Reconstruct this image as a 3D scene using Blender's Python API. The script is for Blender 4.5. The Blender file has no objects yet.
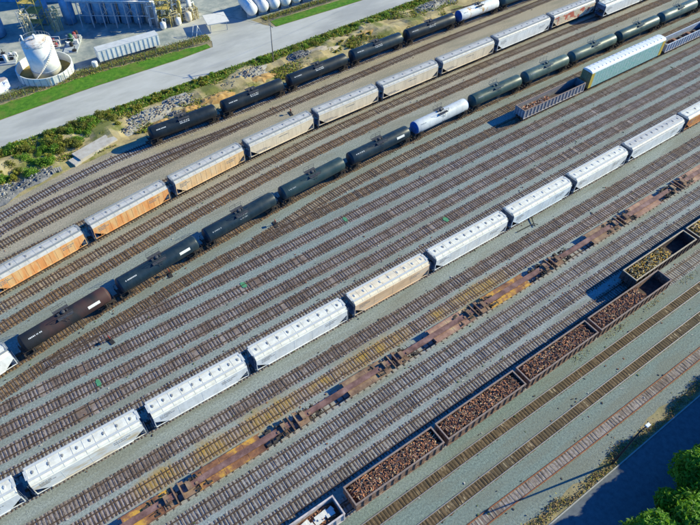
import bpy, math, random
import numpy as np
from mathutils import Vector, Matrix
R = random.Random(7)
C = bpy.context.scene.collection
scene = bpy.context.scene

# ------------------------------------------------------------------ camera
CAMF = 612.0
D = (0.81629503, -0.42385783, 0.3924372)       # yard direction seen from the camera (right, down, forward)
N = (-0.01731226, 0.66112865, 0.75007279)      # straight down
EL = (0.5773757, 0.61907467, -0.5323381)       # towards the near side of the yard
HC = 88.0
cam = bpy.data.cameras.new('camera'); camo = bpy.data.objects.new('camera', cam); C.objects.link(camo)
right = Vector((D[0], -EL[0], -N[0])); down = Vector((D[1], -EL[1], -N[1])); fwd = Vector((D[2], -EL[2], -N[2]))
M = Matrix((right, -down, -fwd)).transposed().to_4x4(); M.translation = Vector((0, 0, HC))
camo.matrix_world = M
cam.sensor_width = 36; cam.lens = CAMF/700*36; cam.clip_end = 4000; cam.clip_start = 1
scene.camera = camo

# ------------------------------------------------------------------ light
SUNV = Vector((2.1, -0.55, 1.0)).normalized()
elev = math.asin(SUNV.z)
w = bpy.data.worlds.new('World'); scene.world = w; w.use_nodes = True
nt = w.node_tree; bgn = nt.nodes['Background']
sky = nt.nodes.new('ShaderNodeTexSky'); sky.sky_type = 'NISHITA'; sky.sun_disc = False
sky.sun_elevation = elev; sky.sun_rotation = math.atan2(SUNV.x, SUNV.y)
sky.ozone_density = 10.0; sky.dust_density = 0.3; sky.air_density = 1.0
tint = nt.nodes.new('ShaderNodeMix'); tint.data_type = 'RGBA'; tint.blend_type = 'MULTIPLY'; tint.inputs[0].default_value = 1; tint.inputs[7].default_value = (.30, 1.12, 1.62, 1)   # deep clear blue sky
nt.links.new(sky.outputs[0], tint.inputs[6]); nt.links.new(tint.outputs[2], bgn.inputs[0]); bgn.inputs[1].default_value = 0.095
sun = bpy.data.lights.new('sun', 'SUN'); sun.energy = 5.0; sun.angle = math.radians(0.5); sun.color = (1.0, 0.94, 0.62)
suno = bpy.data.objects.new('sun', sun); C.objects.link(suno)
suno.rotation_euler = (-SUNV).to_track_quat('-Z', 'Y').to_euler()
vs = scene.view_settings; vs.view_transform = 'Standard'; vs.look = 'None'; vs.gamma = 1; vs.use_curve_mapping = False
vs.exposure = 0.62

def proj(x, y, z=0):
    v = Vector((x, y, z-HC)); d = v.dot(fwd)
    if d < 1: return (-9999, -9999)
    return (v.dot(right)/d*CAMF+350, v.dot(down)/d*CAMF+262.5)
def seen(x, y, z=0, m=70):
    a, b = proj(x, y, z); return -m < a < 700+m and -m < b < 525+m

# ------------------------------------------------------------------ materials
MATS = {}
def nmat(name, cols, scale=1.0, detail=6, rough=0.85, stops=None, metal=0.0, coord='pos', scale2=None, amt2=0.35, col2=None, bump=0.0, bscale=8.0, stretch=(1,1,1), dist=0.0, rnd=0.0, spec=0.3, t2=(0.5,0.62)):
    """noise-driven colour ramp; optional second patch layer of another real colour"""
    if name in MATS: return MATS[name]
    m = bpy.data.materials.new(name); m.use_nodes = True; MATS[name] = m
    t = m.node_tree; L = t.links; b = t.nodes['Principled BSDF']
    b.inputs['Roughness'].default_value = rough; b.inputs['Metallic'].default_value = metal
    b.inputs['Specular IOR Level'].default_value = spec
    if coord == 'pos':
        g = t.nodes.new('ShaderNodeNewGeometry'); src = g.outputs['Position']
    else:
        g = t.nodes.new('ShaderNodeTexCoord'); src = g.outputs['Object']
        oi = t.nodes.new('ShaderNodeObjectInfo'); mu = t.nodes.new('ShaderNodeMath'); mu.operation = 'MULTIPLY'; mu.inputs[1].default_value = 57.0
        L.new(oi.outputs['Random'], mu.inputs[0])
        ad = t.nodes.new('ShaderNodeVectorMath'); ad.operation = 'ADD'; L.new(src, ad.inputs[0]); L.new(mu.outputs[0], ad.inputs[1]); src = ad.outputs[0]
    mp = t.nodes.new('ShaderNodeMapping'); mp.inputs['Scale'].default_value = stretch; L.new(src, mp.inputs[0]); src = mp.outputs[0]
    n = t.nodes.new('ShaderNodeTexNoise'); n.inputs['Scale'].default_value = scale; n.inputs['Detail'].default_value = detail; n.inputs['Roughness'].default_value = 0.68
    n.inputs['Distortion'].default_value = dist
    L.new(src, n.inputs['Vector'])
    r = t.nodes.new('ShaderNodeValToRGB'); L.new(n.outputs[0], r.inputs[0])
    el = r.color_ramp.elements
    k = len(cols); ps = stops or [0.33+0.36*i/max(1, k-1) for i in range(k)]
    el[0].position = ps[0]; el[0].color = (*cols[0], 1); el[1].position = ps[-1]; el[1].color = (*cols[-1], 1)
    for i in range(1, k-1):
        e = el.new(ps[i]); e.color = (*cols[i], 1)
    out = r.outputs[0]
    if col2:
        n2 = t.nodes.new('ShaderNodeTexNoise'); n2.inputs['Scale'].default_value = scale2; n2.inputs['Detail'].default_value = 5; n2.inputs['Roughness'].default_value = 0.6
        L.new(src, n2.inputs['Vector'])
        mr = t.nodes.new('ShaderNodeMapRange'); mr.inputs[1].default_value = t2[0]; mr.inputs[2].default_value = t2[1]; mr.inputs[4].default_value = amt2
        L.new(n2.outputs[0], mr.inputs[0])
        mx = t.nodes.new('ShaderNodeMix'); mx.data_type = 'RGBA'; mx.inputs[7].default_value = (*col2, 1)
        L.new(mr.outputs[0], mx.inputs[0]); L.new(out, mx.inputs[6]); out = mx.outputs[2]
    if rnd:
        oi = t.nodes.new('ShaderNodeObjectInfo')
        hv = t.nodes.new('ShaderNodeHueSaturation'); mr = t.nodes.new('ShaderNodeMapRange'); mr.inputs[3].default_value = 1-rnd; mr.inputs[4].default_value = 1+rnd
        L.new(oi.outputs['Random'], mr.inputs[0]); L.new(mr.outputs[0], hv.inputs['Value']); L.new(out, hv.inputs['Color']); out = hv.outputs[0]
    L.new(out, b.inputs['Base Color'])
    if bump:
        bp = t.nodes.new('ShaderNodeBump'); bp.inputs['Strength'].default_value = bump; bp.inputs['Distance'].default_value = 0.1
        nb = t.nodes.new('ShaderNodeTexNoise'); nb.inputs['Scale'].default_value = bscale; nb.inputs['Detail'].default_value = 4
        L.new(src, nb.inputs['Vector']); L.new(nb.outputs[0], bp.inputs['Height']); L.new(bp.outputs[0], b.inputs['Normal'])
    return m

# ballast: grey stone, a tan cast on the far (upper) tracks, green-grey near the main lines
def ballast_mat():
    m = bpy.data.materials.new('ballast_stone'); m.use_nodes = True
    t = m.node_tree; L = t.links; b = t.nodes['Principled BSDF']; b.inputs['Roughness'].default_value = 0.95; b.inputs['Specular IOR Level'].default_value = 0.15
    g = t.nodes.new('ShaderNodeNewGeometry'); sx = t.nodes.new('ShaderNodeSeparateXYZ'); L.new(g.outputs['Position'], sx.inputs[0])
    nb = t.nodes.new('ShaderNodeTexNoise'); nb.inputs['Scale'].default_value = 0.035; nb.inputs['Detail'].default_value = 5; L.new(g.outputs['Position'], nb.inputs['Vector'])
    a1 = t.nodes.new('ShaderNodeMath'); a1.operation = 'MULTIPLY_ADD'; a1.inputs[1].default_value = 26.0; L.new(nb.outputs[0], a1.inputs[0]); L.new(sx.outputs[1], a1.inputs[2])
    mr = t.nodes.new('ShaderNodeMapRange'); mr.inputs[1].default_value = 13; mr.inputs[2].default_value = 133; L.new(a1.outputs[0], mr.inputs[0])
    r = t.nodes.new('ShaderNodeValToRGB'); L.new(mr.outputs[0], r.inputs[0]); e = r.color_ramp.elements
    e[0].position = 0.0; e[0].color = (.30, .31, .29, 1); e[1].position = 1; e[1].color = (.44, .38, .27, 1)
    for p, c in ((.12, (.235, .30, .275)), (.19, (.235, .30, .275)), (.25, (.345, .395, .40)), (.42, (.33, .375, .36)), (.62, (.275, .335, .325)), (.72, (.30, .345, .32)), (.83, (.42, .39, .32))):
        q = e.new(p); q.color = (*c, 1)
    n = t.nodes.new('ShaderNodeTexNoise'); n.inputs['Scale'].default_value = 3.2; n.inputs['Detail'].default_value = 8; n.inputs['Roughness'].default_value = .8; L.new(g.outputs['Position'], n.inputs['Vector'])
    r2 = t.nodes.new('ShaderNodeValToRGB'); L.new(n.outputs[0], r2.inputs[0]); e = r2.color_ramp.elements
    e[0].position = .36; e[0].color = (.50, .50, .51, 1); e[1].position = .64; e[1].color = (1.16, 1.14, 1.11, 1)
    mx = t.nodes.new('ShaderNodeMix'); mx.data_type = 'RGBA'; mx.blend_type = 'MULTIPLY'; mx.inputs[0].default_value = 1; L.new(r.outputs[0], mx.inputs[6]); L.new(r2.outputs[0], mx.inputs[7])
    # stains: long streaks of rusty or weedy stone
    mp = t.nodes.new('ShaderNodeMapping'); mp.inputs['Scale'].default_value = (.07, .42, 1); L.new(g.outputs['Position'], mp.inputs[0])
    n3 = t.nodes.new('ShaderNodeTexNoise'); n3.inputs['Scale'].default_value = 1; n3.inputs['Detail'].default_value = 6; L.new(mp.outputs[0], n3.inputs['Vector'])
    m3 = t.nodes.new('ShaderNodeMapRange'); m3.inputs[1].default_value = .46; m3.inputs[2].default_value = .62; m3.inputs[4].default_value = .5; L.new(n3.outputs[0], m3.inputs[0])
    mx2 = t.nodes.new('ShaderNodeMix'); mx2.data_type = 'RGBA'; mx2.inputs[7].default_value = (.20, .20, .155, 1); L.new(m3.outputs[0], mx2.inputs[0]); L.new(mx.outputs[2], mx2.inputs[6])
    L.new(mx2.outputs[2], b.inputs['Base Color'])
    bp = t.nodes.new('ShaderNodeBump'); bp.inputs['Strength'].default_value = .7; bp.inputs['Distance'].default_value = .12; L.new(n.outputs[0], bp.inputs['Height']); L.new(bp.outputs[0], b.inputs['Normal'])
    return m
STAINS = [(-1.0,43.9,4.2,2.3),(7.2,43.9,4.2,2.5),(16.8,43.9,7.5,2.5),(37.5,43.8,9.5,2.2),(62,43.7,8,1.8),(27,43.6,3,1.4),(52,43.4,3,1.3),(58,41.5,8,.8),(33,41.6,6,.7),(12,41.6,7,.8)]
def stained(m):
    # yellow cargo spilled and soaked into the stone and sleepers of one track
    t = m.node_tree; L = t.links; b = t.nodes['Principled BSDF']; src = b.inputs['Base Color'].links[0].from_socket
    g = t.nodes.new('ShaderNodeNewGeometry'); acc = None
    for x, y, a, c in STAINS:
        mp = t.nodes.new('ShaderNodeVectorMath'); mp.operation = 'SUBTRACT'; mp.inputs[1].default_value = (x,y,0); L.new(g.outputs['Position'], mp.inputs[0])
        m2 = t.nodes.new('ShaderNodeVectorMath'); m2.operation = 'MULTIPLY'; m2.inputs[1].default_value = (1/a,1/c,0); L.new(mp.outputs[0], m2.inputs[0])
        ln = t.nodes.new('ShaderNodeVectorMath'); ln.operation = 'LENGTH'; L.new(m2.outputs[0], ln.inputs[0])
        mr = t.nodes.new('ShaderNodeMapRange'); mr.inputs[1].default_value = 1.15; mr.inputs[2].default_value = .35; L.new(ln.outputs['Value'], mr.inputs[0])
        if acc is None: acc = mr.outputs[0]
        else:
            mx = t.nodes.new('ShaderNodeMath'); mx.operation = 'MAXIMUM'; L.new(acc, mx.inputs[0]); L.new(mr.outputs[0], mx.inputs[1]); acc = mx.outputs[0]
    n = t.nodes.new('ShaderNodeTexNoise'); n.inputs['Scale'].default_value = .55; n.inputs['Detail'].default_value = 8; n.inputs['Roughness'].default_value = .75; L.new(g.outputs['Position'], n.inputs['Vector'])
    mr = t.nodes.new('ShaderNodeMapRange'); mr.inputs[1].default_value = .36; mr.inputs[2].default_value = .60; L.new(n.outputs[0], mr.inputs[0])
    mu = t.nodes.new('ShaderNodeMath'); mu.operation = 'MULTIPLY'; L.new(acc, mu.inputs[0]); L.new(mr.outputs[0], mu.inputs[1])
    mu2 = t.nodes.new('ShaderNodeMath'); mu2.operation = 'MULTIPLY'; mu2.inputs[1].default_value = .85; L.new(mu.outputs[0], mu2.inputs[0])
    mx = t.nodes.new('ShaderNodeMix'); mx.data_type = 'RGBA'; mx.inputs[7].default_value = (.40,.25,.045,1); L.new(mu2.outputs[0], mx.inputs[0]); L.new(src, mx.inputs[6]); L.new(mx.outputs[2], b.inputs['Base Color'])
    return m
BALLAST = stained(ballast_mat())

def flat(name, c, rough=0.6, metal=0.0, spec=0.4):
    if name in MATS: return MATS[name]
    return nmat(name, [tuple(x*.72 for x in c), c, tuple(min(1, x*1.18) for x in c)], scale=1.3, rough=rough, metal=metal, coord='obj', spec=spec)

# ------------------------------------------------------------------ mesh builder
class MB:
    def __init__(s): s.v = []; s.f = []; s.m = []; s.sm = []
    def face(s, pts, m=0, smooth=False):
        i = len(s.v); s.v += [tuple(p) for p in pts]; s.f.append(tuple(range(i, i+len(pts)))); s.m.append(m); s.sm.append(smooth)
    def box(s, x0, x1, y0, y1, z0, z1, m=0, rot=0, cx=0, cy=0):
        P = [(x0,y0,z0),(x1,y0,z0),(x1,y1,z0),(x0,y1,z0),(x0,y0,z1),(x1,y0,z1),(x1,y1,z1),(x0,y1,z1)]
        if rot or cx or cy:
            c, q = math.cos(rot), math.sin(rot); P = [(cx+x*c-y*q, cy+x*q+y*c, z) for x, y, z in P]
        i = len(s.v); s.v += P
        for f in ((0,3,2,1),(4,5,6,7),(0,1,5,4),(1,2,6,5),(2,3,7,6),(3,0,4,7)):
            s.f.append(tuple(i+k for k in f)); s.m.append(m); s.sm.append(False)
        return s
    def bar(s, a, b, r=0.05, m=0, k=4, r2=None):
        a = Vector(a); b = Vector(b); d = b-a
        if d.length < 1e-5: return s
        q = d.to_track_quat('Z', 'Y'); i = len(s.v); r2 = r if r2 is None else r2
        for e, (o, rr) in enumerate(((a, r), (b, r2))):
            for j in range(k):
                t = 2*math.pi*(j+.5)/k; s.v.append(tuple(o+q@Vector((math.cos(t)*rr, math.sin(t)*rr, 0))))
        for j in range(k):
            s.f.append((i+j, i+(j+1)%k, i+k+(j+1)%k, i+k+j)); s.m.append(m); s.sm.append(k > 6)
        s.f.append(tuple(i+j for j in reversed(range(k)))); s.m.append(m); s.sm.append(False)
        s.f.append(tuple(i+k+j for j in range(k))); s.m.append(m); s.sm.append(False)
        return s
    def lathe(s, prof, k=24, axis='Z', c=(0,0,0), m=0, ms=None, smooth=True):
        """prof: (r, h) list"""
        i = len(s.v)
        for r, h in prof:
            for j in range(k):
                t = 2*math.pi*j/k; a, b = math.cos(t)*r, math.sin(t)*r
                s.v.append((c[0]+h, c[1]+a, c[2]+b) if axis == 'X' else (c[0]+a, c[1]+b, c[2]+h))
        for q in range(len(prof)-1):
            for j in range(k):
                A = i+q*k+j; B = i+q*k+(j+1)%k; s.f.append((A, B, B+k, A+k)); s.m.append(ms[q] if ms else m); s.sm.append(smooth)
        s.f.append(tuple(i+j for j in reversed(range(k)))); s.m.append(ms[0] if ms else m); s.sm.append(False)
        n = i+(len(prof)-1)*k; s.f.append(tuple(n+j for j in range(k))); s.m.append(ms[-1] if ms else m); s.sm.append(False)
        return s
    def rock(s, x, y, z, r, m=0, fl=.7):
        P = []
        for a, b, c in ((1,0,0),(-1,0,0),(0,1,0),(0,-1,0),(0,0,1),(0,0,-1)):
            q = r*R.uniform(.7, 1.25); P.append(Vector((a*q+R.uniform(-.2,.2)*r, b*q+R.uniform(-.2,.2)*r, c*q*fl)))
        t = R.uniform(0, 6.28); c_, s_ = math.cos(t), math.sin(t)
        i = len(s.v); s.v += [(x+p.x*c_-p.y*s_, y+p.x*s_+p.y*c_, z+p.z) for p in P]
        for f in ((0,2,4),(2,1,4),(1,3,4),(3,0,4),(2,0,5),(1,2,5),(3,1,5),(0,3,5)):
            s.f.append(tuple(i+k for k in f)); s.m.append(m); s.sm.append(False)
        return s
    def mesh(s, name, mats):
        me = bpy.data.meshes.new(name); me.from_pydata(s.v, [], s.f)
        for mt in (mats if isinstance(mats, (list, tuple)) else [mats]): me.materials.append(mt)
        me.polygons.foreach_set('material_index', s.m); me.polygons.foreach_set('use_smooth', s.sm)
        me.update(); return me
    def build(s, name, mats, parent=None, loc=None):
        o = bpy.data.objects.new(name, s.mesh(name, mats)); C.objects.link(o)
        if parent: o.parent = parent
        if loc: o.location = loc
        return o
def tag(o, label=None, cat=None, group=None, kind=None):
    if label: o['label'] = label
    if cat: o['category'] = cat
    if group: o['group'] = group
    if kind: o['kind'] = kind
    return o
def thing(name, label, cat, loc=(0,0,0), rz=0, group=None):
    o = bpy.data.objects.new(name, None); C.objects.link(o); o.location = loc; o.rotation_euler = (0,0,rz); o.empty_display_size = .5
    return tag(o, label, cat, group)
def child(name, me, parent, loc=(0,0,0), rz=0):
    o = bpy.data.objects.new(name, me); C.objects.link(o); o.parent = parent; o.location = loc; o.rotation_euler = (0,0,rz); return o

# ------------------------------------------------------------------ ground sheets
def sheet(name, pts, z, mat, kind='structure', label=None, cat=None):
    b = MB(); b.face([(x, y, z) for x, y in pts]); o = b.build(name, mat)
    return tag(o, label, cat, kind=kind)
EARTH = nmat('dry_earth', [(.20,.17,.10),(.30,.25,.14),(.36,.30,.17)], scale=.35, col2=(.10,.14,.04), scale2=.06, amt2=.8, bump=.5, bscale=2)
sheet('ground', [(-1500,-1500),(3000,-1500),(3000,3000),(-1500,3000)], -0.03, EARTH)
def edge_pts(xs, fn, amp, seed):
    rr = random.Random(seed); o = []
    ph = [rr.uniform(0, 6.28) for _ in range(4)]
    for x in xs: o.append((x, fn(x)+amp*(math.sin(x*.21+ph[0])*.4+math.sin(x*.63+ph[1])*.3+math.sin(x*1.7+ph[2])*.2+rr.uniform(-.25,.25))))
    return o
def lin(pts):
    xs = [p[0] for p in pts]; ys = [p[1] for p in pts]
    return lambda x: float(np.interp(x, xs, ys))
xs = [-90+1.5*i for i in range(260)]
near_edge = lin([(-90,10),(40,8.8),(60,8.3),(70,9.2),(80,8.2),(300,8.2)])
far_edge = lin([(-90,100),(-20,110),(-5,115.5),(12,119.6),(30,121),(60,122.2),(95,124),(300,124.5)])
b = MB()
lo = edge_pts(xs, near_edge, .6, 3); hi = edge_pts(xs, far_edge, .7, 4)
for i in range(len(xs)-1): b.face([(*lo[i],0),(*lo[i+1],0),(*hi[i+1],0),(*hi[i],0)])
tag(b.build('ballast_ground', BALLAST), kind='structure')

# ------------------------------------------------------------------ tracks
RAILM = nmat('rusty_rail', [(.10,.065,.05),(.17,.12,.09)], scale=2, rough=.5, metal=.4)
RAILS = nmat('polished_rail', [(.46,.40,.33),(.60,.54,.46)], scale=2, rough=.35, metal=.6)
RAILR = nmat('red_rusty_rail', [(.22,.075,.03),(.32,.12,.05)], scale=2, rough=.7)
TIE = nmat('weathered_sleeper', [(.05,.038,.034),(.115,.09,.08),(.25,.215,.195)], scale=1.6, detail=3, rough=.9, bump=.3, rnd=.35)
TIEB = nmat('brown_sleeper', [(.045,.034,.02),(.095,.066,.036),(.40,.32,.20)], scale=.45, detail=2, rough=.9, stops=[.34,.58,.68])
TIEP = nmat('pale_sleeper', [(.09,.075,.06),(.22,.185,.15),(.40,.36,.30)], scale=.5, detail=2, rough=.9)
BEDS = {
 'grey': nmat('stained_bed_grey', [(.19,.175,.165),(.33,.31,.30),(.46,.45,.43)], scale=2.6, rough=.95, col2=(.16,.125,.10), scale2=.16, amt2=.6, t2=(.50,.66), bump=.5),
 'pink': nmat('stained_bed_pink', [(.16,.13,.12),(.31,.265,.25),(.42,.38,.36)], scale=2.4, rough=.95, col2=(.15,.10,.075), scale2=.2, amt2=.75, t2=(.46,.60), bump=.5),
 'tan': nmat('stained_bed_tan', [(.18,.14,.10),(.33,.265,.19),(.42,.36,.27)], scale=2.4, rough=.95, col2=(.20,.12,.06), scale2=.1, amt2=.7, bump=.5),
 'rust': nmat('stained_bed_rust', [(.14,.085,.04),(.26,.165,.09),(.36,.26,.15)], scale=2.4, rough=.95, col2=(.16,.12,.08), scale2=.2, amt2=.7, bump=.5),
 'main': nmat('stained_bed_main', [(.10,.075,.045),(.165,.115,.065),(.25,.18,.11)], scale=1.6, rough=.95, col2=(.09,.075,.05), scale2=.1, amt2=.8, bump=.5),
 'light': nmat('stained_bed_light', [(.26,.25,.24),(.34,.33,.32),(.42,.41,.40)], scale=2.4, rough=.95, bump=.4),
}
BEDS['stained'] = stained(nmat('stained_bed_yellow', [(.19,.15,.14),(.34,.28,.265),(.45,.40,.38)], scale=2.4, rough=.95, bump=.5))
TIEY = stained(nmat('yellow_stained_sleeper', [(.055,.038,.032),(.115,.085,.07),(.20,.155,.13)], scale=1.1, detail=3, rough=.9))
tie_boxes = {}
def tie_mesh(mat, ln):
    k = (mat.name, ln)
    if k not in tie_boxes: tie_boxes[k] = [MB().box(-.115,.115,-ln/2,ln/2,0,.15).mesh('sleeper', mat) for _ in range(1)][0]
    return tie_boxes[k]
CURVES = {}
def curve(pts):
    xs = np.arange(-90, 275, 1.0); ys = np.interp(xs, [p[0] for p in pts], [p[1] for p in pts])
    k = np.ones(15)/15
    yp = np.pad(ys, 7, mode='edge'); 
    yp[:7] = ys[0]-(ys[1]-ys[0])*np.arange(7, 0, -1); yp[-7:] = ys[-1]+(ys[-1]-ys[-2])*np.arange(1, 8)
    ys = np.convolve(yp, k, mode='valid')
    return lambda x: float(np.interp(x, xs, ys))
def track(key, pts, x0, x1, label, bed='grey', tie=None, rail=None, tlen=2.6, pitch=.56, indiv=80, skip=0.0, covered=False, jit=.06, seed=0, tiew=None):
    rr = random.Random(seed+hash(key) % 1 if False else seed)
    fn = curve(pts); CURVES[key] = fn; tie = tie or TIE; rail = rail or RAILM
    t = thing('railway_track', label, 'railway track', (0,0,0), 0, 'yard tracks')
    X = []; x = x0
    while x < x1:
        if seen(x, fn(x), 0, 90): X.append(x)
        x += 1.0
    if not X: return t
    xa, xb = X[0], X[-1]+1; t.location = (xa, fn(xa), 0); off = Vector((-xa, -fn(xa), 0))
    # stained stone between and beside the rails
    b = MB(); n = int((xb-xa)/.8); hw = 0.78 if covered else 1.30
    L_, R_ = [], []
    for i in range(n+1):
        x = xa+(xb-xa)*i/n; y = fn(x); w1 = hw+rr.uniform(-.16,.16); w2 = hw+rr.uniform(-.16,.16)
        L_.append((x+off.x, y+w1+off.y)); R_.append((x+off.x, y-w2+off.y))
    zz = .008+.0005*(seed % 7)
    for i in range(n): b.face([(*R_[i],zz),(*R_[i+1],zz),(*L_[i+1],zz),(*L_[i],zz)])
    b.build('ballast_bed', BEDS[bed], t)
    # rails
    for s in (-1, 1):
        b = MB(); step = 2.0; n = int((xb-xa)/step)
        for i in range(n):
            xx0, xx1 = xa+i*step, xa+(i+1)*step; y0, y1 = fn(xx0)+s*.755, fn(xx1)+s*.755
            for (a0, a1, z0, z1) in ((-.075,.075,.055,.07), (-.012,.012,.07,.155), (-.05,.05,.155,.20)):
                b.face([(xx0+off.x,y0+a0+off.y,z1),(xx1+off.x,y1+a0+off.y,z1),(xx1+off.x,y1+a1+off.y,z1),(xx0+off.x,y0+a1+off.y,z1)])
                b.face([(xx0+off.x,y0+a0+off.y,z0),(xx1+off.x,y1+a0+off.y,z0),(xx1+off.x,y1+a0+off.y,z1),(xx0+off.x,y0+a0+off.y,z1)])
                b.face([(xx0+off.x,y0+a1+off.y,z1),(xx1+off.x,y1+a1+off.y,z1),(xx1+off.x,y1+a1+off.y,z0),(xx0+off.x,y0+a1+off.y,z0)])
        b.build('rail', rail, t)
    # sleepers: the nearest as parts, the rest of the row as one mass
    T = []; x = xa
    while x < xb:
        if rr.random() > skip: T.append((x+rr.uniform(-jit,jit), rr.uniform(-.07,.07), rr.uniform(-.035,.035), rr.uniform(-.03,.012)))
        x += pitch*rr.uniform(.93,1.07)
    def dist(q): return (q[0])**2+fn(q[0])**2+HC**2 + (0 if seen(q[0], fn(q[0]), 0, 0) else 1e7)
    T.sort(key=dist)
    me = tie_mesh(tie, tlen)
    for (x, dy, a, dz) in T[:indiv]:
        y = fn(x); sl = math.atan2(fn(x+1)-fn(x-1), 2)
        child('sleeper', me, t, (x+off.x, y+dy+off.y, (-.085 if not covered else -.105)+dz), sl+a)
    b = MB()
    for (x, dy, a, dz) in T[indiv:]:
        y = fn(x); sl = math.atan2(fn(x+1)-fn(x-1), 2)
        q = (-.085 if not covered else -.105)+dz
        b.box(-.115,.115,-tlen/2,tlen/2,q,.15+q,rot=sl+a,cx=x+off.x,cy=y+dy+off.y)
    if T[indiv:]: tag(b.build('sleepers', tie, t), kind='stuff')
    return t

A0, A1 = -90, 270
track('T1', [(-90,92),(-30,106.5),(-5,112.4),(5.5,114.9),(17,116.8),(30,117.6),(47,117.6),(65,118.5),(86,119.5),(104,120),(124,120.3),(270,120.6)], A0, A1, 'rusty track running out from under the black tank cars nearest the road', 'grey', seed=1, indiv=60)
track('T2', [(-90,90),(-10,107.6),(4.2,110.7),(15,111.7),(24,112.3),(34,112.35),(48,112.5),(60,113.2)], A0, 52, 'short brown track branching between the roadside track and its neighbour at far left', 'pink', seed=2, indiv=40)
track('T3', [(-90,87),(-7,104.5),(-1.7,105.4),(4.3,106.4),(13.6,107.8),(25,109.8),(36,111),(47,112.3),(61,113.3),(100,115.2),(113,115.8),(139,116.3),(158,117),(270,117.2)], A0, A1, 'brown track just below the black roadside tank cars, beside the orange and cream hoppers', 'tan', seed=3, indiv=60)
track('T4', [(-90,82),(-8,99.4),(4.2,100.7),(25,103.4),(44,105.3),(63,106.7),(100,107.5),(270,108.3)], A0, A1, 'mostly hidden track right behind the orange and cream hopper cars', 'tan', seed=4, indiv=0)
track('T', [(-90,76),(-12,92.3),(7,95.7),(25.6,98.7),(44,100.9),(63,102.3),(82,102.8),(102,103.2),(122,103.6),(145,104.1),(270,104.4)], A0, A1, 'track carrying the orange and cream hopper cars', 'tan', seed=5, indiv=0)
track('T5', [(-90,73),(-9,89.2),(8,91.8),(14,92.7),(29,95),(38,96),(64,98.8),(81,99.3),(123,100.2),(270,100.6)], A0, A1, 'brown empty track along the near side of the orange hoppers', 'tan', seed=6, indiv=70)
track('T6', [(-90,69.5),(-3.4,86),(6,87.5),(15,88.7),(27,90.8),(38,92.1),(54,93.8),(80,95.3),(119,96),(270,96.3)], A0, A1, 'rust brown empty track along the far side of the dark blue tank cars', 'rust', seed=7, indiv=70)
track('K', [(-90,59),(-28,73),(-11.4,76.1),(6.2,78.9),(24.4,81.5),(42.7,83.7),(60.7,85),(79.4,85.8),(99,86.5),(117,86.7),(270,87)], A0, A1, 'track carrying the long row of dark blue and grey tank cars', 'rust', seed=8, indiv=40)
track('K1', [(28,77.2),(36,77.4),(45,79.2),(57,80.6),(73,81.4),(110,82),(270,82.3)], 34, A1, 'empty track along the near side of the dark tank cars, starting at the crowded turnout', 'tan', seed=9, indiv=60)
track('K2', [(-90,56),(-16,71.1),(-11,72.1),(1,73.9),(15,75.5),(21.5,76.4),(32.5,77.1),(45,77.2),(270,77.4)], A0, A1, 'lead track with closely laid sleepers that ends under the white autorack', 'rust', seed=10, indiv=80, pitch=.46)
track('K3', [(-90,72.4),(-10,72.4),(66,72.7),(92,73),(270,73.4)], -9, A1, 'pinkish empty track third below the dark tank cars, joining the lead track at left', 'pink', seed=11, indiv=80)
track('K4', [(-90,68),(30,68.3),(92,68.8),(270,69.3)], A0, A1, 'empty track with a green weed tuft on it in the middle of the yard', 'pink', seed=12, indiv=100, skip=.05)
track('K5', [(-90,64.2),(50,64.3),(90,64.9),(270,65.3)], A0, A1, 'empty track with a bright green paint patch at left, three above the white hoppers', 'pink', seed=13, indiv=100)
track('K6', [(-90,60.2),(50,60.6),(90,61.1),(270,61.4)], A0, A1, 'pinkish empty track two above the white hopper cars', 'pink', seed=14, indiv=100, skip=.06)
track('K7', [(-90,56.4),(50,56.7),(90,57.1),(270,57.3)], A0, A1, 'half hidden track right behind the white hopper cars', 'grey', seed=15, indiv=60)
track('W', [(-90,52.4),(270,52.8)], A0, A1, 'track carrying the long row of white hopper cars', 'grey', seed=16, indiv=0)
track('TC', [(-90,47.1),(270,47.3)], A0, A1, 'plain dark sleepered track next below the white hopper cars', 'pink', seed=17, indiv=100, tie=TIE)
track('TD', [(-90,43.6),(270,43.6)], A0, A1, 'track stained yellow by spilled cargo next to the rusty spine cars', 'stained', seed=18, indiv=100, tie=TIEY)
track('F', [(-90,39.8),(270,39.9)], A0, A1, 'track carrying the rusty low spine cars', 'light', seed=19, indiv=0, pitch=1.2)
track('TH', [(-90,36.2),(270,36.2)], A0, A1, 'grey empty track next below the rusty spine cars', 'grey', seed=20, indiv=100)
track('TI', [(-90,32.9),(50,32.6),(270,32.5)], A0, A1, 'grey empty track midway between the spine cars and the scrap gondolas', 'grey', seed=21, indiv=100)
track('TJ', [(-90,29.3),(50,29.1),(80,28.6),(270,28.3)], A0, A1, 'half shaded track at the side of the scrap gondolas, under the yellow gondola', 'grey', seed=22, indiv=80, tlen=2.5)
track('G', [(-90,25.0),(270,25.0)], A0, A1, 'track carrying the row of scrap filled gondolas', 'light', seed=23, indiv=50, tie=TIEP)
track('M1', [(-90,21.3),(40,20.95),(90,20.45),(270,20.2)], A0, A1, 'main line with dark bed and pale spots next to the scrap gondolas', 'main', tie=TIEB, rail=RAILS, seed=24, indiv=100, covered=True, tlen=1.72)
track('M2', [(-90,17),(40,16.5),(90,16.2),(270,16)], A0, A1, 'smooth dark brown main line between the other main line and the rusty siding', 'main', tie=TIEB, rail=RAILS, seed=25, indiv=100, covered=True, tlen=1.72)
track('M3', [(-90,14.6),(35,12.5),(49,12.05),(67,11.7),(90,11.5),(270,11.4)], A0, A1, 'rusty railed siding with pale sleepers nearest the shaded road', 'pink', tie=TIEP, rail=RAILR, seed=26, indiv=100, covered=True, pitch=.62, tlen=1.72)
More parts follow.
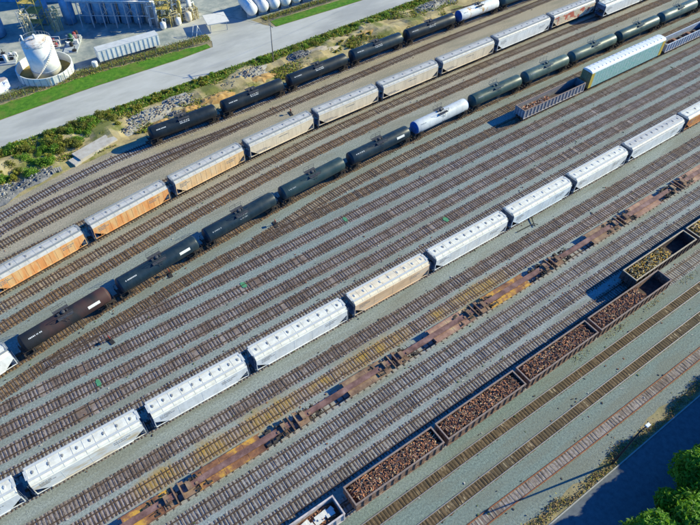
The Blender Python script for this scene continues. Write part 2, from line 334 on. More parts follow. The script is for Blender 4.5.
track('S', [(90,134.9),(95,134),(112,130.7),(130,127.3),(145,125.9),(270,124.8)], 93, A1, 'overgrown siding curving away towards the road behind the black tank cars', 'light', seed=27, indiv=60, tlen=2.3)

# ------------------------------------------------------------------ rail vehicles: shared pieces
STEEL = nmat('dark_running_gear', [(.025,.022,.02),(.06,.05,.042),(.11,.085,.065)], scale=3, coord='obj', rough=.8)
WHEELM = nmat('rusty_wheel', [(.10,.06,.04),(.20,.13,.09)], scale=3, coord='obj', rough=.6, metal=.3)
TANB = nmat('tan_dusty_gear', [(.09,.07,.055),(.20,.15,.11),(.32,.24,.17)], scale=2.5, coord='obj', rough=.9)
def bogie_mesh(name, mat):
    b = MB()
    for s in (-1, 1):
        b.box(-1.25,1.25,s*.98-.09,s*.98+.09,.42,.62); b.box(-.45,.45,s*.98-.1,s*.98+.1,.25,.78)
        for x in (-.9,.9): b.box(x-.2,x+.2,s*.98-.12,s*.98+.12,.36,.68)
    b.box(-.25,.25,-1.1,1.1,.5,.8)
    return b.mesh(name, mat)
def wheelset_mesh():
    b = MB(); 
    for s in (-1, 1):
        k = 16; i = len(b.v)
        for yy in (s*.69, s*.82):
            for j in range(k):
                t = 2*math.pi*j/k; b.v.append((math.cos(t)*.46, yy, .46+math.sin(t)*.46))
        for j in range(k): b.f.append((i+j,i+(j+1)%k,i+k+(j+1)%k,i+k+j)); b.m.append(0); b.sm.append(True)
        b.f.append(tuple(i+j for j in range(k))); b.m.append(0); b.sm.append(False)
        b.f.append(tuple(i+k+j for j in range(k))); b.m.append(0); b.sm.append(False)
    b.bar((0,-.85,.46),(0,.85,.46),.09,k=8)
    return b.mesh('wheelset', WHEELM)
BOGIE = bogie_mesh('bogie', STEEL); BOGIET = bogie_mesh('bogie', TANB); WSET = wheelset_mesh()
COUP = MB().box(-.55,.3,-.12,.12,-.12,.12).box(.25,.5,-.2,.2,-.16,.16).mesh('coupler', STEEL)
def gear(t, L, bo=1.75, bm=None, wheels=True):
    for s in (-1, 1):
        bg = child('bogie', bm or BOGIE, t, (s*(L/2-bo), 0, 0))
        if wheels:
            for q in (-.9, .9): child('wheelset', WSET, bg, (q, 0, 0))
        child('coupler', COUP, t, (s*(L/2-.1), 0, .88), 0 if s > 0 else math.pi)
ZR = .20

# paint materials
def paint(name, c, dirt=(.20,.15,.10), amt=.5, s2=.5, st=(1,1,.35), rough=.45, scale=1.2, t2=(.48,.70)):
    return nmat(name, [tuple(x*.82 for x in c), c, tuple(min(.95, x*1.08) for x in c)], scale=scale, coord='obj', rough=rough, col2=dirt, scale2=s2, amt2=amt, stretch=st, t2=t2)
P_WHITE = paint('white_hopper_paint', (.88,.88,.84), (.62,.58,.50), .4)
P_WROOF = paint('white_roof_paint', (.82,.80,.70), (.60,.56,.46), .6, s2=.8)
P_YST = paint('white_paint_rust_streaked', (.88,.86,.78), (.62,.42,.15), .65, s2=.9, st=(.35,1,1.2), t2=(.45,.62))
P_PEACH = paint('peach_hopper_paint', (.84,.56,.33), (.86,.76,.60), .8, s2=.35, st=(.3,1,1.6))
P_CREAM = paint('cream_hopper_paint', (.86,.72,.52), (.66,.52,.36), .45, s2=.4)
P_ORANGE = paint('orange_rust_hopper_paint', (.78,.34,.12), (.80,.54,.26), .8, s2=1.1, st=(1,1,.25), t2=(.42,.60))
P_RUSTY = paint('orange_paint_red_rust', (.72,.35,.12), (.50,.14,.05), .8, s2=.7, st=(.6,1,1.2), t2=(.42,.58))
P_GREYR = paint('pale_grey_roof', (.55,.54,.51), (.45,.40,.36), .5, s2=.9)
P_GRAF = paint('graffiti_over_cream', (.80,.66,.46), (.62,.12,.07), .9, s2=.55, st=(.8,1,1), t2=(.52,.56))
P_BLUEW = paint('bluish_white_paint', (.80,.86,.88), (.55,.60,.60), .4)
P_HATCH = nmat('dark_hatch_lid', [(.24,.24,.24),(.38,.38,.37)], coord='obj', scale=3)
P_LHATCH = nmat('grey_hatch_lid', [(.50,.51,.49),(.62,.62,.58)], coord='obj', scale=3)
P_WALK = nmat('grey_grating', [(.26,.28,.29),(.36,.38,.38)], coord='obj', scale=4, metal=.2)
P_INK = nmat('dark_lettering', [(.26,.26,.26),(.38,.37,.35)], coord='obj', scale=3)
P_WALKP = nmat('pale_grating', [(.50,.52,.52),(.62,.63,.61)], coord='obj', scale=3)
P_ENDSHADE = nmat('shade_blue_hopper_end', [(.08,.11,.16),(.15,.19,.25)], coord='obj', scale=1.5)  # shade of the hopper ends is mixed into this dark blue

MESHC = {}
def hopper(cx, y, L, label, side, roof, nh, hat, rz=0, group='covered hopper cars', W=3.2, endm=None, ribbed=False, walk=None):
    t = thing('hopper_car', label, 'hopper car', (cx, y, ZR), rz, group)
    BL = L-1.7; h = BL/2; hw = W/2; zt = 3.75; zs = 1.05; e = 2.0       # e: length of the open sloped ends
    em = endm or P_ENDSHADE
    # body: side walls with vertical seams, slope sheets, hopper bays
    key = ('body', round(L,1), side.name, ribbed)
    if key not in MESHC:
        b = MB()
        for s in (-1, 1):
            prof = [(-h,2.6),(-h+e,1.02),(h-e,1.02),(h,2.6),(h,zt),(-h,zt)]
            P1 = [(x, s*hw, z) for x, z in prof]
            if s < 0: b.face(P1)
            else: b.face(P1[::-1])
            P2 = [(x, s*(hw-.05), z) for x, z in prof]; b.face(P2 if s > 0 else P2[::-1])
            b.box(-h,h,s*hw-.06,s*hw+.06,zt-.08,zt+.04)       # top chord
            b.box(-h+e,h-e,s*hw-.07,s*hw+.05,.98,1.12)            # side sill
            for q in (-1,1): b.bar((q*h,s*(hw-.06),1.0),(q*h,s*(hw-.06),2.7),.07); b.bar((q*h,s*(hw-.06),1.02),(q*(h-e),s*(hw-.06),1.06),.07)
            n = int(BL/(1.15 if ribbed else 3.4)); rw = .03 if ribbed else .02; rd = .02 if ribbed else .012
            for i in range(1, n): 
                x = -h+BL*i/n; b.box(x-rw,x+rw,min(s*hw, s*(hw+rd)),max(s*hw, s*(hw+rd)),1.12,zt-.08)
        for s in (-1, 1):                                        # sloped end sheets
            b.face([(s*(h-.1),-hw+.05,2.6),(s*(h-.1),hw-.05,2.6),(s*(h-e-.5),hw-.05,1.0),(s*(h-e-.5),-hw+.05,1.0)][::s], 1)
            b.face([(s*(h-.1),-hw+.05,2.6),(s*(h-.1),hw-.05,2.6),(s*(h-.1),hw-.05,zt),(s*(h-.1),-hw+.05,zt)][::-s], 1)
        for i in range(4):                                       # hopper bays
            x = (i-1.5)*(BL-2*e-1)/4
            b.face([(x-1.3,-hw+.1,1),(x+1.3,-hw+.1,1),(x+.3,-.7,.35),(x-.3,-.7,.35)],1); b.face([(x+1.3,hw-.1,1),(x-1.3,hw-.1,1),(x-.3,.7,.35),(x+.3,.7,.35)],1)
            b.face([(x+1.3,-hw+.1,1),(x+1.3,hw-.1,1),(x+.3,.7,.35),(x+.3,-.7,.35)],1); b.face([(x-1.3,hw-.1,1),(x-1.3,-hw+.1,1),(x-.3,-.7,.35),(x-.3,.7,.35)],1)
        MESHC[key] = b.mesh('body', [side, em])
    child('body', MESHC[key], t)
    key = ('roof', round(L,1), roof.name)
    if key not in MESHC:
        b = MB(); ys = [-hw,-hw+.14,-hw+.42,0,hw-.42,hw-.14,hw]; zs_ = [zt+.04,zt+.34,zt+.56,zt+.68,zt+.56,zt+.34,zt+.04]
        n = int(BL/1.6)
        for i in range(6): b.face([(-h,ys[i],zs_[i]),(h,ys[i],zs_[i]),(h,ys[i+1],zs_[i+1]),(-h,ys[i+1],zs_[i+1])])
        for s in (-1,1): b.face([(s*h,yy,zz) for yy, zz in (list(zip(ys,zs_)) if s > 0 else list(zip(ys,zs_))[::-1])])
        for i in range(n+1):
            x = -h+BL*i/n
            x = min(h-.03,max(-h+.03,x))
            for q in range(6):
                y0,y1,z0,z1 = ys[q],ys[q+1],zs_[q],zs_[q+1]
                b.face([(x-.03,y0,z0+.04),(x+.03,y0,z0+.04),(x+.03,y1,z1+.04),(x-.03,y1,z1+.04)])
        MESHC[key] = b.mesh('roof', roof)
    child('roof', MESHC[key], t)
    wk = walk or P_WALK; key = ('walk', round(L,1), wk.name)
    if key not in MESHC:
        b = MB()
        for s in (-1,1):
            b.box(-h,h,s*(hw-.62)-.2,s*(hw-.62)+.2,zt+.64,zt+.68)
        for s in (-1,1): b.box(s*h-.22,s*h+.22,-hw+.84,hw-.84,zt+.64,zt+.68)
        MESHC[key] = b.mesh('running_board', wk)
    child('running_board', MESHC[key], t)
    if 'hatch' not in MESHC:
        MESHC['hatch'] = {}
    if hat.name not in MESHC['hatch']:
        b = MB(); b.lathe([(.22,0),(.24,.02),(.24,.06),(.18,.09),(.05,.10)], 12); b.box(-.03,.03,-.3,.3,.06,.10); MESHC['hatch'][hat.name] = b.mesh('hatch', hat)
    for i in range(nh):
        x = -h+BL*(i+.5)/nh
        child('hatch', MESHC['hatch'][hat.name], t, (x+R.uniform(-.12,.12), R.uniform(-.05,.05), zt+.64), R.uniform(-.3,.3))
    key = ('plat', em.name)
    if key not in MESHC:
        b = MB(); b.box(-1.1,.0,-hw+.15,hw-.15,1.0,1.08); b.box(-2.6,-.0,-.3,.3,.75,1.0)
        for s in (-1,1):
            b.bar((-.25,s*(hw-.1),.5),(-.25,s*(hw-.1),4.3),.03); b.bar((-.05,s*(hw-.1),.5),(-.05,s*(hw-.1),4.3),.03)
            b.bar((-.1,s*(hw-.5),1.05),(-1.6,s*(hw-.35),2.4),.06)
            for k in range(9): b.bar((-.3,s*(hw-.1),.6+k*.4),(-.3,s*(hw-.55),.6+k*.4),.025)
        b.bar((-.02,-hw+.2,1.9),(-.02,hw-.2,1.9),.03); b.bar((-.02,-hw+.2,1.9),(-.02,-hw+.2,1.05),.03); b.bar((-.02,hw-.2,1.9),(-.02,hw-.2,1.05),.03)
        MESHC[key] = b.mesh('end_platform', em)
    for s in (-1,1): child('end_platform', MESHC[key], t, (s*(L/2-.5),0,0), 0 if s > 0 else math.pi)
    b = MB()
    for (x0, x1, z) in ((-h+1.0,-h+2.6,3.1),(-h+1.0,-h+3.2,2.75),(-h+1.0,-h+2.2,2.4),(h-4.5,h-2.2,2.9),(h-4.5,h-2.8,2.5)) if side is not P_CREAM else ((-h+1.5,-h+5.2,1.45),(-h+1.5,-h+4.0,1.75),(-1,1.5,2.9)):
        x = x0
        while x < x1:
            w_ = R.uniform(.09,.2); b.face([(x,-hw-.03,z),(x+w_,-hw-.03,z),(x+w_,-hw-.03,z+.2),(x,-hw-.03,z+.2)]); x += w_+R.choice([.07,.07,.18])
    b.build('lettering', P_INK, t)
    gear(t, L, 2.0)
    return t

def tankcar(cx, y, L, label, col, rz=0, endc=None, marks='black', r=1.5, group='tank cars', dome=True, walk=None):
    t = thing('tank_car', label, 'tank car', (cx, y, ZR), rz, group)
    TL = L-1.5; h = TL/2; zc = 2.65; key = ('tank', round(L,1), col.name, endc.name if endc else '')
    if key not in MESHC:
        b = MB(); prof = []
        for a in range(0, 7):
            q = math.radians(90*a/6); prof.append((max(.02, r*math.sin(q)), -h-.0+.62*(1-math.cos(q))))
        prof += [(r, -h+3.0), (r, 0.0), (r, h-3.0)]
        prof += [(p, -x) for p, x in prof[:7][::-1]]
        ms = [1 if (i < 6 or i >= len(prof)-7) and endc else 0 for i in range(len(prof)-1)]
        b.lathe(prof, 32, 'X', (0,0,zc), ms=ms)
        MESHC[key] = b.mesh('tank', [col, endc or col])
    child('tank', MESHC[key], t)
    key = ('fr', round(L,1))
    if key not in MESHC:
        b = MB(); H = L/2-.5
        b.box(-H,H,-.3,.3,.75,1.1)
        for s in (-1,1):
            b.box(s*H-(.0 if s<0 else 3.2),s*H+(3.2 if s<0 else .0),-.9,.9,1.0,1.18)
            b.box(s*(H-1.6)-.2,s*(H-1.6)+.2,-1.4,1.4,.95,1.9)
            b.box(s*H-.12,s*H+.12,-1.45,1.45,1.0,1.12)
            for q in (-1,1):
                b.bar((s*H,q*1.4,1.1),(s*H,q*1.4,2.0),.03); b.bar((s*(H-1.4),q*1.45,.4),(s*(H-1.4),q*1.45,2.9),.03); b.bar((s*(H-1.8),q*1.45,.4),(s*(H-1.8),q*1.45,2.9),.03)
                b.bar((s*H,q*1.4,2.0),(s*(H-2.2),q*1.52,2.0),.025)
            b.bar((s*H,-1.4,2.0),(s*H,1.4,2.0),.03)
        MESHC[key] = b.mesh('frame', STEEL)
    child('frame', MESHC[key], t)
    wm = walk or P_WALKD
    key = ('plat', wm.name, r)
    if key not in MESHC:
        b = MB()
        for s in (-1,1):
            b.box(-1.35,1.35,s*.95-.32,s*.95+.32,zc+r-.06,zc+r-.01)
            for x in (-1.3,0,1.3): b.bar((x,s*1.26,zc+r-.05),(x,s*1.26,zc+r+.95),.03)
            b.bar((-1.3,s*1.26,zc+r+.95),(1.3,s*1.26,zc+r+.95),.03); b.bar((-1.3,s*1.26,zc+r+.5),(1.3,s*1.26,zc+r+.5),.025)
            b.bar((-.3,s*1.3,zc+r),(-.3,s*1.62,.7),.03); b.bar((.3,s*1.3,zc+r),(.3,s*1.62,.7),.03)
            for k in range(8): b.bar((-.3,s*(1.62-.04*k),.8+k*.42),(.3,s*(1.62-.04*k),.8+k*.42),.02)
        MESHC[key] = b.mesh('platform', wm)
        b = MB(); b.lathe([(.36,-.1),(.36,.22),(.40,.24),(.40,.32),(.1,.36)], 14); b.box(-1.0,-.6,-.2,.2,-.05,.22); b.box(.65,.9,-.15,.15,-.05,.28)
        MESHC[('dome', wm.name, r)] = b.mesh('manway', wm)
    child('platform', MESHC[key], t); child('manway', MESHC[('dome', wm.name, r)], t, (0,0,zc+r))
    if marks:
        def patch(nm, x0, x1, a0, a1, m, n=4, rr=r+.02):
            b = MB()
            for i in range(n):
                p, q = math.radians(a0+(a1-a0)*i/n), math.radians(a0+(a1-a0)*(i+1)/n)
                b.face([(x0,-math.cos(p)*rr,zc+math.sin(p)*rr),(x1,-math.cos(p)*rr,zc+math.sin(p)*rr),(x1,-math.cos(q)*rr,zc+math.sin(q)*rr),(x0,-math.cos(q)*rr,zc+math.sin(q)*rr)])
            return b.build(nm, m, t)
        def letters(x0, x1, a0, rows, m, rr=R):
            b = MB()
            for k in range(rows):
                x = x0; 
                while x < x1:
                    w_ = rr.uniform(.10,.22)
                    a = a0-k*13; p, q = math.radians(a), math.radians(a+8)
                    RR = r+.02
                    b.face([(x,-math.cos(p)*RR,zc+math.sin(p)*RR),(x+w_,-math.cos(p)*RR,zc+math.sin(p)*RR),(x+w_,-math.cos(q)*RR,zc+math.sin(q)*RR),(x,-math.cos(q)*RR,zc+math.sin(q)*RR)])
                    x += w_+rr.choice([.07,.07,.07,.2])
            b.build('lettering', m, t)
        if marks == 'black':
            letters(-h+1.6, -h+3.8, 42, 1, LET); letters(-1.2, 1.1, 40, 2, LET)
        if marks == 'placard':
            letters(-h+1.5, -h+3.6, 50, 1, LET); patch('placard', h-4.4, h-2.2, 16, 36, LETW)
        if marks == 'logo':
            letters(-.9, 1.1, 58, 2, LETD); letters(-h+1.5, -h+3.4, 40, 1, LETD); letters(-.7, .9, 24, 1, LETD)
        if marks == 'small':
            letters(-h+1.5, -h+3.2, 40, 1, LETD)
    gear(t, L, 1.9)
    return t
P_WALKD = nmat('dark_grating', [(.035,.04,.05),(.09,.09,.10)], coord='obj', scale=4)
P_WALKG = nmat('grey_green_grating', [(.06,.09,.10),(.13,.16,.17)], coord='obj', scale=4)
LET = nmat('faded_white_lettering', [(.42,.45,.48),(.60,.62,.64)], coord='obj', scale=3)
LETD = nmat('dull_lettering', [(.20,.24,.28),(.34,.38,.40)], coord='obj', scale=3)
LETW = nmat('white_placard', [(.66,.66,.62),(.78,.78,.74)], coord='obj', scale=2)
P_BLK = paint('black_tank_paint', (.011,.020,.030), (.035,.042,.05), .5, s2=.6, rough=.42)
P_NAVY = paint('navy_tank_paint', (.012,.028,.044), (.035,.05,.055), .6, s2=.6, rough=.4)
P_NAVY2 = paint('faded_navy_tank_paint', (.022,.050,.060), (.06,.08,.08), .6, s2=.5, rough=.42)
P_RTANK = paint('black_tank_red_brown_rust', (.02,.022,.026), (.065,.032,.03), .95, s2=.22, st=(.8,.4,.4), rough=.65, t2=(.42,.58))
P_WTANK = paint('white_tank_paint', (.60,.63,.63), (.38,.40,.38), .4)
P_WTANKR = paint('white_tank_rust_patch', (.82,.82,.76), (.50,.26,.05), .9, s2=.35, t2=(.60,.68))
P_GTANK = paint('grey_teal_tank_paint', (.065,.11,.105), (.17,.21,.16), .5, s2=.5, rough=.42)
P_GTANK2 = paint('dark_teal_tank_paint', (.035,.07,.068), (.10,.13,.10), .5, s2=.5, rough=.42)
P_BENDSHADE = nmat('shade_blue_tank_end', [(.02,.07,.22),(.04,.14,.40)], coord='obj', scale=2)  # blue shade on the car's end face is put into this colour

def along(key, xa, xb):
    f = CURVES[key]; cx = (xa+xb)/2; return cx, (f(xa+2)+f(xb-2))/2, math.atan2(f(xb-2)-f(xa+2), xb-xa-4), xb-xa

# --- white hoppers
Wj = [(-52.5,-34.8),(-34.8,-16.7),(-16.7,1.1),(1.1,18.6),(18.6,38.1),(38.1,56.5),(56.5,76.6),(76.6,95.2),(95.2,113.5),(113.5,134.2),(134.2,153),(153,171.5)]
Wl = ['white hopper car mostly cut off by the lower left corner', 'white hopper car entering at the lower left edge of the photo',
 'white hopper car with ochre streaks along its side and eight hatches, second from lower left', 'white hopper car with dark roof hatches next right of the ochre streaked one',
 'clean white hopper car just left of the peach one', 'peach coloured hopper car in the row of white ones', 'creamy white hopper car right of the peach one',
 'white hopper car with a bluish roof edge above the T shaped shadow bars', 'white hopper car with cream roof in the row behind the T shaped shadow bars', 'white hopper car with grey spotted roof, last before the rusty orange one',
 'rusty orange hopper car at the right end of the white row', 'hopper car hidden past the right edge behind the rusty orange one']
Wc = [(P_WHITE,P_WROOF,8,P_LHATCH),(P_WHITE,P_WROOF,8,P_LHATCH),(P_YST,P_WROOF,8,P_HATCH),(P_WHITE,P_WROOF,10,P_HATCH),(P_WHITE,P_WROOF,9,P_HATCH),(P_PEACH,paint('cream_worn_roof', (.84,.74,.56), (.62,.50,.36), .6, s2=.8),9,P_LHATCH),(P_WHITE,P_WROOF,10,P_HATCH),(P_BLUEW,P_WROOF,8,P_LHATCH),(P_WHITE,P_WROOF,9,P_LHATCH),(P_WHITE,P_GREYR,10,P_HATCH),(P_RUSTY,P_WROOF,6,P_HATCH),(P_WHITE,P_WROOF,8,P_HATCH)]
for (xa, xb), lb, (s_, r_, n_, h_) in zip(Wj, Wl, Wc):
    if xa < -40 or xa > 150: continue
    cx, y, rz, L = along('W', xa, xb); hopper(cx, y, L, lb, s_, r_, n_, h_, rz, 'hopper cars in the white row', walk=P_WALKP)
# --- orange and cream hoppers
Tj = [-32,-12,7.2,25.6,44.3,63.3,82.6,102.2,122.5,145.0,164.6,184,203]
Tl = ['orange hopper car cut off by the left edge', 'deep orange hopper car at the left edge with a white roof', 'orange hopper car second from the left with a rust stained side', 'pale tan orange hopper car between the orange and the cream ones',
 'cream hopper car next right of the last orange one', 'cream hopper car with small dark lettering near the middle of its row', 'plain cream hopper car below the gap between black tank cars', 'cream hopper car just left of the white round sided one',
 'white hopper car between the cream one and the graffiti covered one', 'cream hopper car covered in red graffiti', 'white hopper car right of the graffiti covered one', 'white hopper car far up at the top edge of the photo']
for i in range(12):
    xa, xb = Tj[i], Tj[i+1]
    if i == 0: continue
    cx, y, rz, L = along('T', xa, xb)
    s_ = [P_ORANGE,P_ORANGE,P_ORANGE,P_TANO if 'P_TANO' in globals() else P_ORANGE,P_CREAM,P_CREAM,P_CREAM,P_CREAM,P_WHITE,P_GRAF,P_BLUEW,P_WHITE][i]
    if i == 3: s_ = paint('tan_orange_hopper_paint', (.82,.54,.28), (.84,.68,.46), .7, s2=.7)
    hopper(cx, y, L, Tl[i], s_, P_GREYR, 6 if i < 8 else 9, P_HATCH, rz, 'hopper cars in the orange and cream row', ribbed=i < 4)
# --- hoppers on the next track at upper right
for xa, xb, lb in ((163,183.5,'white hopper car standing alone left end in dark shade near the top right'),(183.5,203,'white hopper car at the top edge behind the grey teal tank cars')):
    cx, y, rz, L = along('T5', xa, xb); hopper(cx, y, L, lb, P_WHITE, P_WROOF, 8, P_LHATCH, rz, 'hopper cars on the track below the graffiti car')
# --- black tank cars by the road
T1j = [28.6,46.9,65.6,85.6,104.5,124.0,141.5,160,179]
T1l = ['black tank car at the left end of its row casting a shadow on bare track', 'black tank car second from the left by the road', 'black tank car beside the grassy bare earth patch', 'navy black tank car where the overgrown siding starts', 'black tank car touching the white one with a shade-blue end',
 'white tank car with a shade-blue end and an orange rust patch', 'grey tank car cut by the top edge right of the white rust patched one', 'black tank car out past the top edge']
for i in range(8):
    xa, xb = T1j[i], T1j[i+1]; cx, y, rz, L = along('T1', xa, xb)
    tankcar(cx, y, L, T1l[i], [P_BLK,P_BLK,P_BLK,P_NAVY,P_BLK,P_WTANKR,P_GTANK,P_BLK][i], rz, endc=P_BENDSHADE if i == 5 else None, marks='black' if i < 5 else 'small', group='tank cars by the road', r=1.56)
# --- middle tank cars
Kj = [-29,-11.4,6.2,24.4,42.7,60.7,79.4,98,116.4,134.1,153.6,172.8,191.3,210]
Kl = ['', 'black tank car with red brown rust and one white placard at the left edge', 'dark navy tank car with a white placard and a brown stained right end', 'navy tank car with faded white lettering at its middle', 'teal navy tank car with a dark platform left of a plain navy one',
 'navy tank car just left of the white one', 'white tank car with a bright shade-blue end in the dark row', 'grey teal tank car next right of the white one', 'pale teal tank car with dark platform beside the open gondola', 'teal tank car left of the autorack end',
 'green teal tank car behind the white autorack', 'green teal tank car at upper right past the autorack', 'teal tank car reaching the right edge at top']
hopper(*along('K', -29.5, -11.4)[:2], 18.1, 'white hopper car cut off by the left edge next to the rusty tank car', P_WHITE, P_WROOF, 6, P_HATCH, along('K', -29, -11)[2], 'cars in the dark tank row')
for i in range(1, 13):
    xa, xb = Kj[i], Kj[i+1]; cx, y, rz, L = along('K', xa, xb)
    tankcar(cx, y, L, Kl[i], [None,P_RTANK,P_NAVY,P_NAVY,P_NAVY2,P_NAVY,P_WTANK,P_GTANK2,P_GTANK,P_GTANK,P_GTANK2,P_GTANK,P_GTANK2][i], rz, endc=P_BENDSHADE if i == 6 else None,
            marks={1:'placard',2:'placard',3:'logo',4:'small',5:'placard'}.get(i,'small'), group='tank cars in the long dark row', walk=P_WALKG if i > 6 else None, r=1.5)

# --- gondolas
def gondola(cx, y, L, label, side, inner, rim, H=3.0, W=3.0, rz=0, ribs=True, group='open gondola cars', ribm=None, gear_m=None):
    t = thing('gondola_car', label, 'gondola car', (cx, y, ZR), rz, group); h = L/2-.45; hw = W/2; z0 = 1.0; top = H
    b = MB()
    for s in (-1,1): 
        y0, y1 = sorted((s*hw, s*(hw-.08))); b.box(-h,h,y0,y1,z0,top)
    for s in (-1,1):
        x0, x1 = sorted((s*h, s*(h-.08))); b.box(x0,x1,-hw+.08,hw-.08,z0,top)
    b.build('side_wall', side, t)
    MB().box(-h+.08,h-.08,-hw+.08,hw-.08,z0,z0+.12).build('floor', inner, t)
    b = MB()
    for s in (-1,1):
        ya, yb = sorted((s*(hw-.13), s*(hw+.10))); b.box(-h-.08,h+.08,ya,yb,top,top+.14)
        xa, xb = sorted((s*(h-.13), s*(h+.08))); b.box(xa,xb,-hw+.13,hw-.13,top,top+.14)
    b.build('rim', rim, t)
    n = int((2*h)/1.25)
    b = MB()
    for i in range(n+1):
        x = -h+.1+(2*h-.2)*i/n
        for s in (-1,1):
            ya, yb = sorted((s*hw, s*(hw+.11))); b.box(x-.09,x+.09,ya,yb,z0-.1,top)
    for s in (-1,1):
        ya, yb = sorted((s*(hw-.02), s*(hw+.12))); b.box(-h,h,ya,yb,z0-.25,z0-.1)
        for q in (-.8,0,.8): xa, xb = sorted((s*h, s*(h+.09))); b.box(xa,xb,q-.08,q+.08,z0,top)
    b.build('ribs', ribm or side, t)
    MB().box(-L/2+.5,L/2-.5,-.3,.3,.7,1.0).build('centre_sill', STEEL, t)
    gear(t, L, 1.9)
    return t
def heap(cx, y, x0, x1, W, z0, zt, n, label, mats, name='scrap_load', rz=0, long=0.5):
    b = MB()
    # core so that no floor shows between the pieces
    nx, ny = int((x1-x0)/.5), 6; P = {}
    for i in range(nx+1):
        for j in range(ny+1):
            e = min(i, nx-i)/2.0; e = min(1, e+.35); P[i,j] = (x0+(x1-x0)*i/nx, -W/2+W*j/ny, z0+(zt-z0)*(e if 0 < i < nx else .0)*R.uniform(.8,1.0))
    for i in range(nx):
        for j in range(ny): b.face([P[i,j],P[i+1,j],P[i+1,j+1],P[i,j+1]], 1)
    for k in range(n):
        x = R.uniform(x0+.2,x1-.2); yy = R.uniform(-W/2+.15,W/2-.15); e = min(1, .4+min(x-x0, x1-x)/1.2)
        z = z0+(zt-z0)*e*R.uniform(.86,1.06)
        m = R.choice(range(len(mats))) if mats is not SC else R.choice([0,0,0,1,2,2,4,3,0,1])
        if R.random() < long:
            a = R.uniform(0, 6.28); l = R.uniform(.3,.75); dz = R.uniform(-.25,.25)
            ax, ay = l*math.cos(a), l*math.sin(a)*.6
            p = (max(x0,min(x1,x-ax)), max(-W/2+.05,min(W/2-.05,yy-ay)), z-dz); q = (max(x0,min(x1,x+ax)), max(-W/2+.05,min(W/2-.05,yy+ay)), z+dz)
            b.bar(p, q, R.uniform(.04,.11), m)
        else: b.rock(x, yy, z, R.uniform(.10,.28), m)
    o = b.build(name, mats, None, (cx, y, ZR)); o.rotation_euler = (0,0,rz)
    return tag(o, label, 'scrap load', kind='stuff')
G_DARK = nmat('dark_gondola_steel', [(.035,.028,.03),(.08,.055,.05),(.13,.09,.075)], coord='obj', scale=1.2)
G_SIDE = nmat('rust_brown_gondola_side', [(.10,.055,.04),(.24,.14,.10),(.40,.29,.22)], coord='obj', scale=2.2)
G_RIM = nmat('worn_gondola_rim', [(.20,.15,.13),(.34,.26,.22)], coord='obj', scale=2)
G_RUSTIN = nmat('rusty_gondola_inside', [(.12,.05,.035),(.26,.12,.08),(.38,.20,.13)], coord='obj', scale=1.6)
G_WHT = nmat('dirty_white_gondola', [(.34,.27,.25),(.55,.49,.47),(.68,.64,.62)], coord='obj', scale=1.4)
G_TAN = nmat('tan_worn_rim', [(.34,.28,.20),(.52,.44,.33)], coord='obj', scale=2)
SC = [nmat('scrap_brown', [(.17,.075,.045),(.31,.155,.09)], coord='obj', scale=2), nmat('scrap_dark', [(.05,.035,.03),(.11,.08,.065)], coord='obj', scale=2), nmat('scrap_rust', [(.30,.12,.06),(.48,.22,.12)], coord='obj', scale=2),
      nmat('scrap_tan', [(.34,.23,.13),(.52,.39,.25)], coord='obj', scale=2), nmat('scrap_pink', [(.30,.16,.11),(.42,.25,.18)], coord='obj', scale=2)]
YL = [nmat('yellow_scrap', [(.48,.29,.04),(.66,.42,.07)], coord='obj', scale=1.5), nmat('dark_yellow_scrap', [(.16,.11,.04),(.26,.18,.08)], coord='obj', scale=2), nmat('pale_yellow_scrap', [(.55,.42,.16),(.62,.52,.30)], coord='obj', scale=2), SC[1]]
GY = CURVES['G'](50)
gl = [(19.0,35.8,'gondola filled with brown scrap at the left end of the loaded row','heap of brown scrap metal in the leftmost loaded gondola'),
      (35.8,52.9,'gondola filled with brown scrap, second in the loaded row','heap of brown scrap metal in the second loaded gondola'),
      (52.9,70.3,'gondola filled with rusty scrap left of the part empty one','heap of rusty scrap in the gondola left of the part empty one'),
      (70.3,90.6,'gondola with scrap and an empty dark right end beside the yellow load','heap of rusty scrap in the gondola with an empty right end')]
for xa, xb, l1, l2 in gl:
    L = xb-xa; cx = (xa+xb)/2; gondola(cx, GY, L, l1, G_SIDE, G_DARK, G_RIM, H=3.05, W=2.95, group='gondolas in the scrap row')
    h = L/2-.6; heap(cx, GY, -h, h if xa < 70 else h-6.2, 2.75, 1.1, 2.8, 2300, l2, SC)
gondola(9.2, GY, 17.6, 'dirty white gondola with rusty inside at the bottom edge', G_WHT, G_RUSTIN, G_WHT, H=2.9, W=2.95, ribm=G_WHT, group='gondolas in the scrap row')
bb = MB(); 
heap(9.2, GY, -7.9, 7.6, 2.6, 1.1, 2.0, 260, 'rusty scrap under the white sheets in the bottom gondola', [SC[2],SC[0],G_RUSTIN], 'rust_load')
for k in range(46):
    x = R.uniform(-7.6,7.0); yy = R.uniform(-.75,.5); a = R.uniform(-.25,.25); bb.box(-R.uniform(.3,1.1),R.uniform(.3,1.1),-R.uniform(.2,.5),R.uniform(.2,.5),2.02+k*.004,2.10+k*.006,rot=a,cx=x,cy=yy)
tag(bb.build('white_debris', nmat('white_debris', [(.60,.60,.56),(.76,.75,.72)], scale=2), None, (9.2,GY,ZR)), 'white crumpled sheets strewn in the rusty bottom gondola', 'debris', kind='stuff')
JY = CURVES['TJ'](94)
gondola(93.9, JY, 19.2, 'gondola with yellow scrap load and dark empty right end', G_DARK, G_DARK, G_TAN, H=3.05, W=2.95, group='gondolas beside the scrap row')
heap(93.9, JY, -8.7, 2.6, 2.75, 1.1, 2.75, 900, 'heap of yellow scrap in the gondola on the shaded track', YL)
gondola(113.2, JY, 19.2, 'tan rimmed loaded gondola at the right edge behind the yellow one', G_DARK, G_DARK, G_TAN, H=3.05, W=2.95, group='gondolas beside the scrap row')
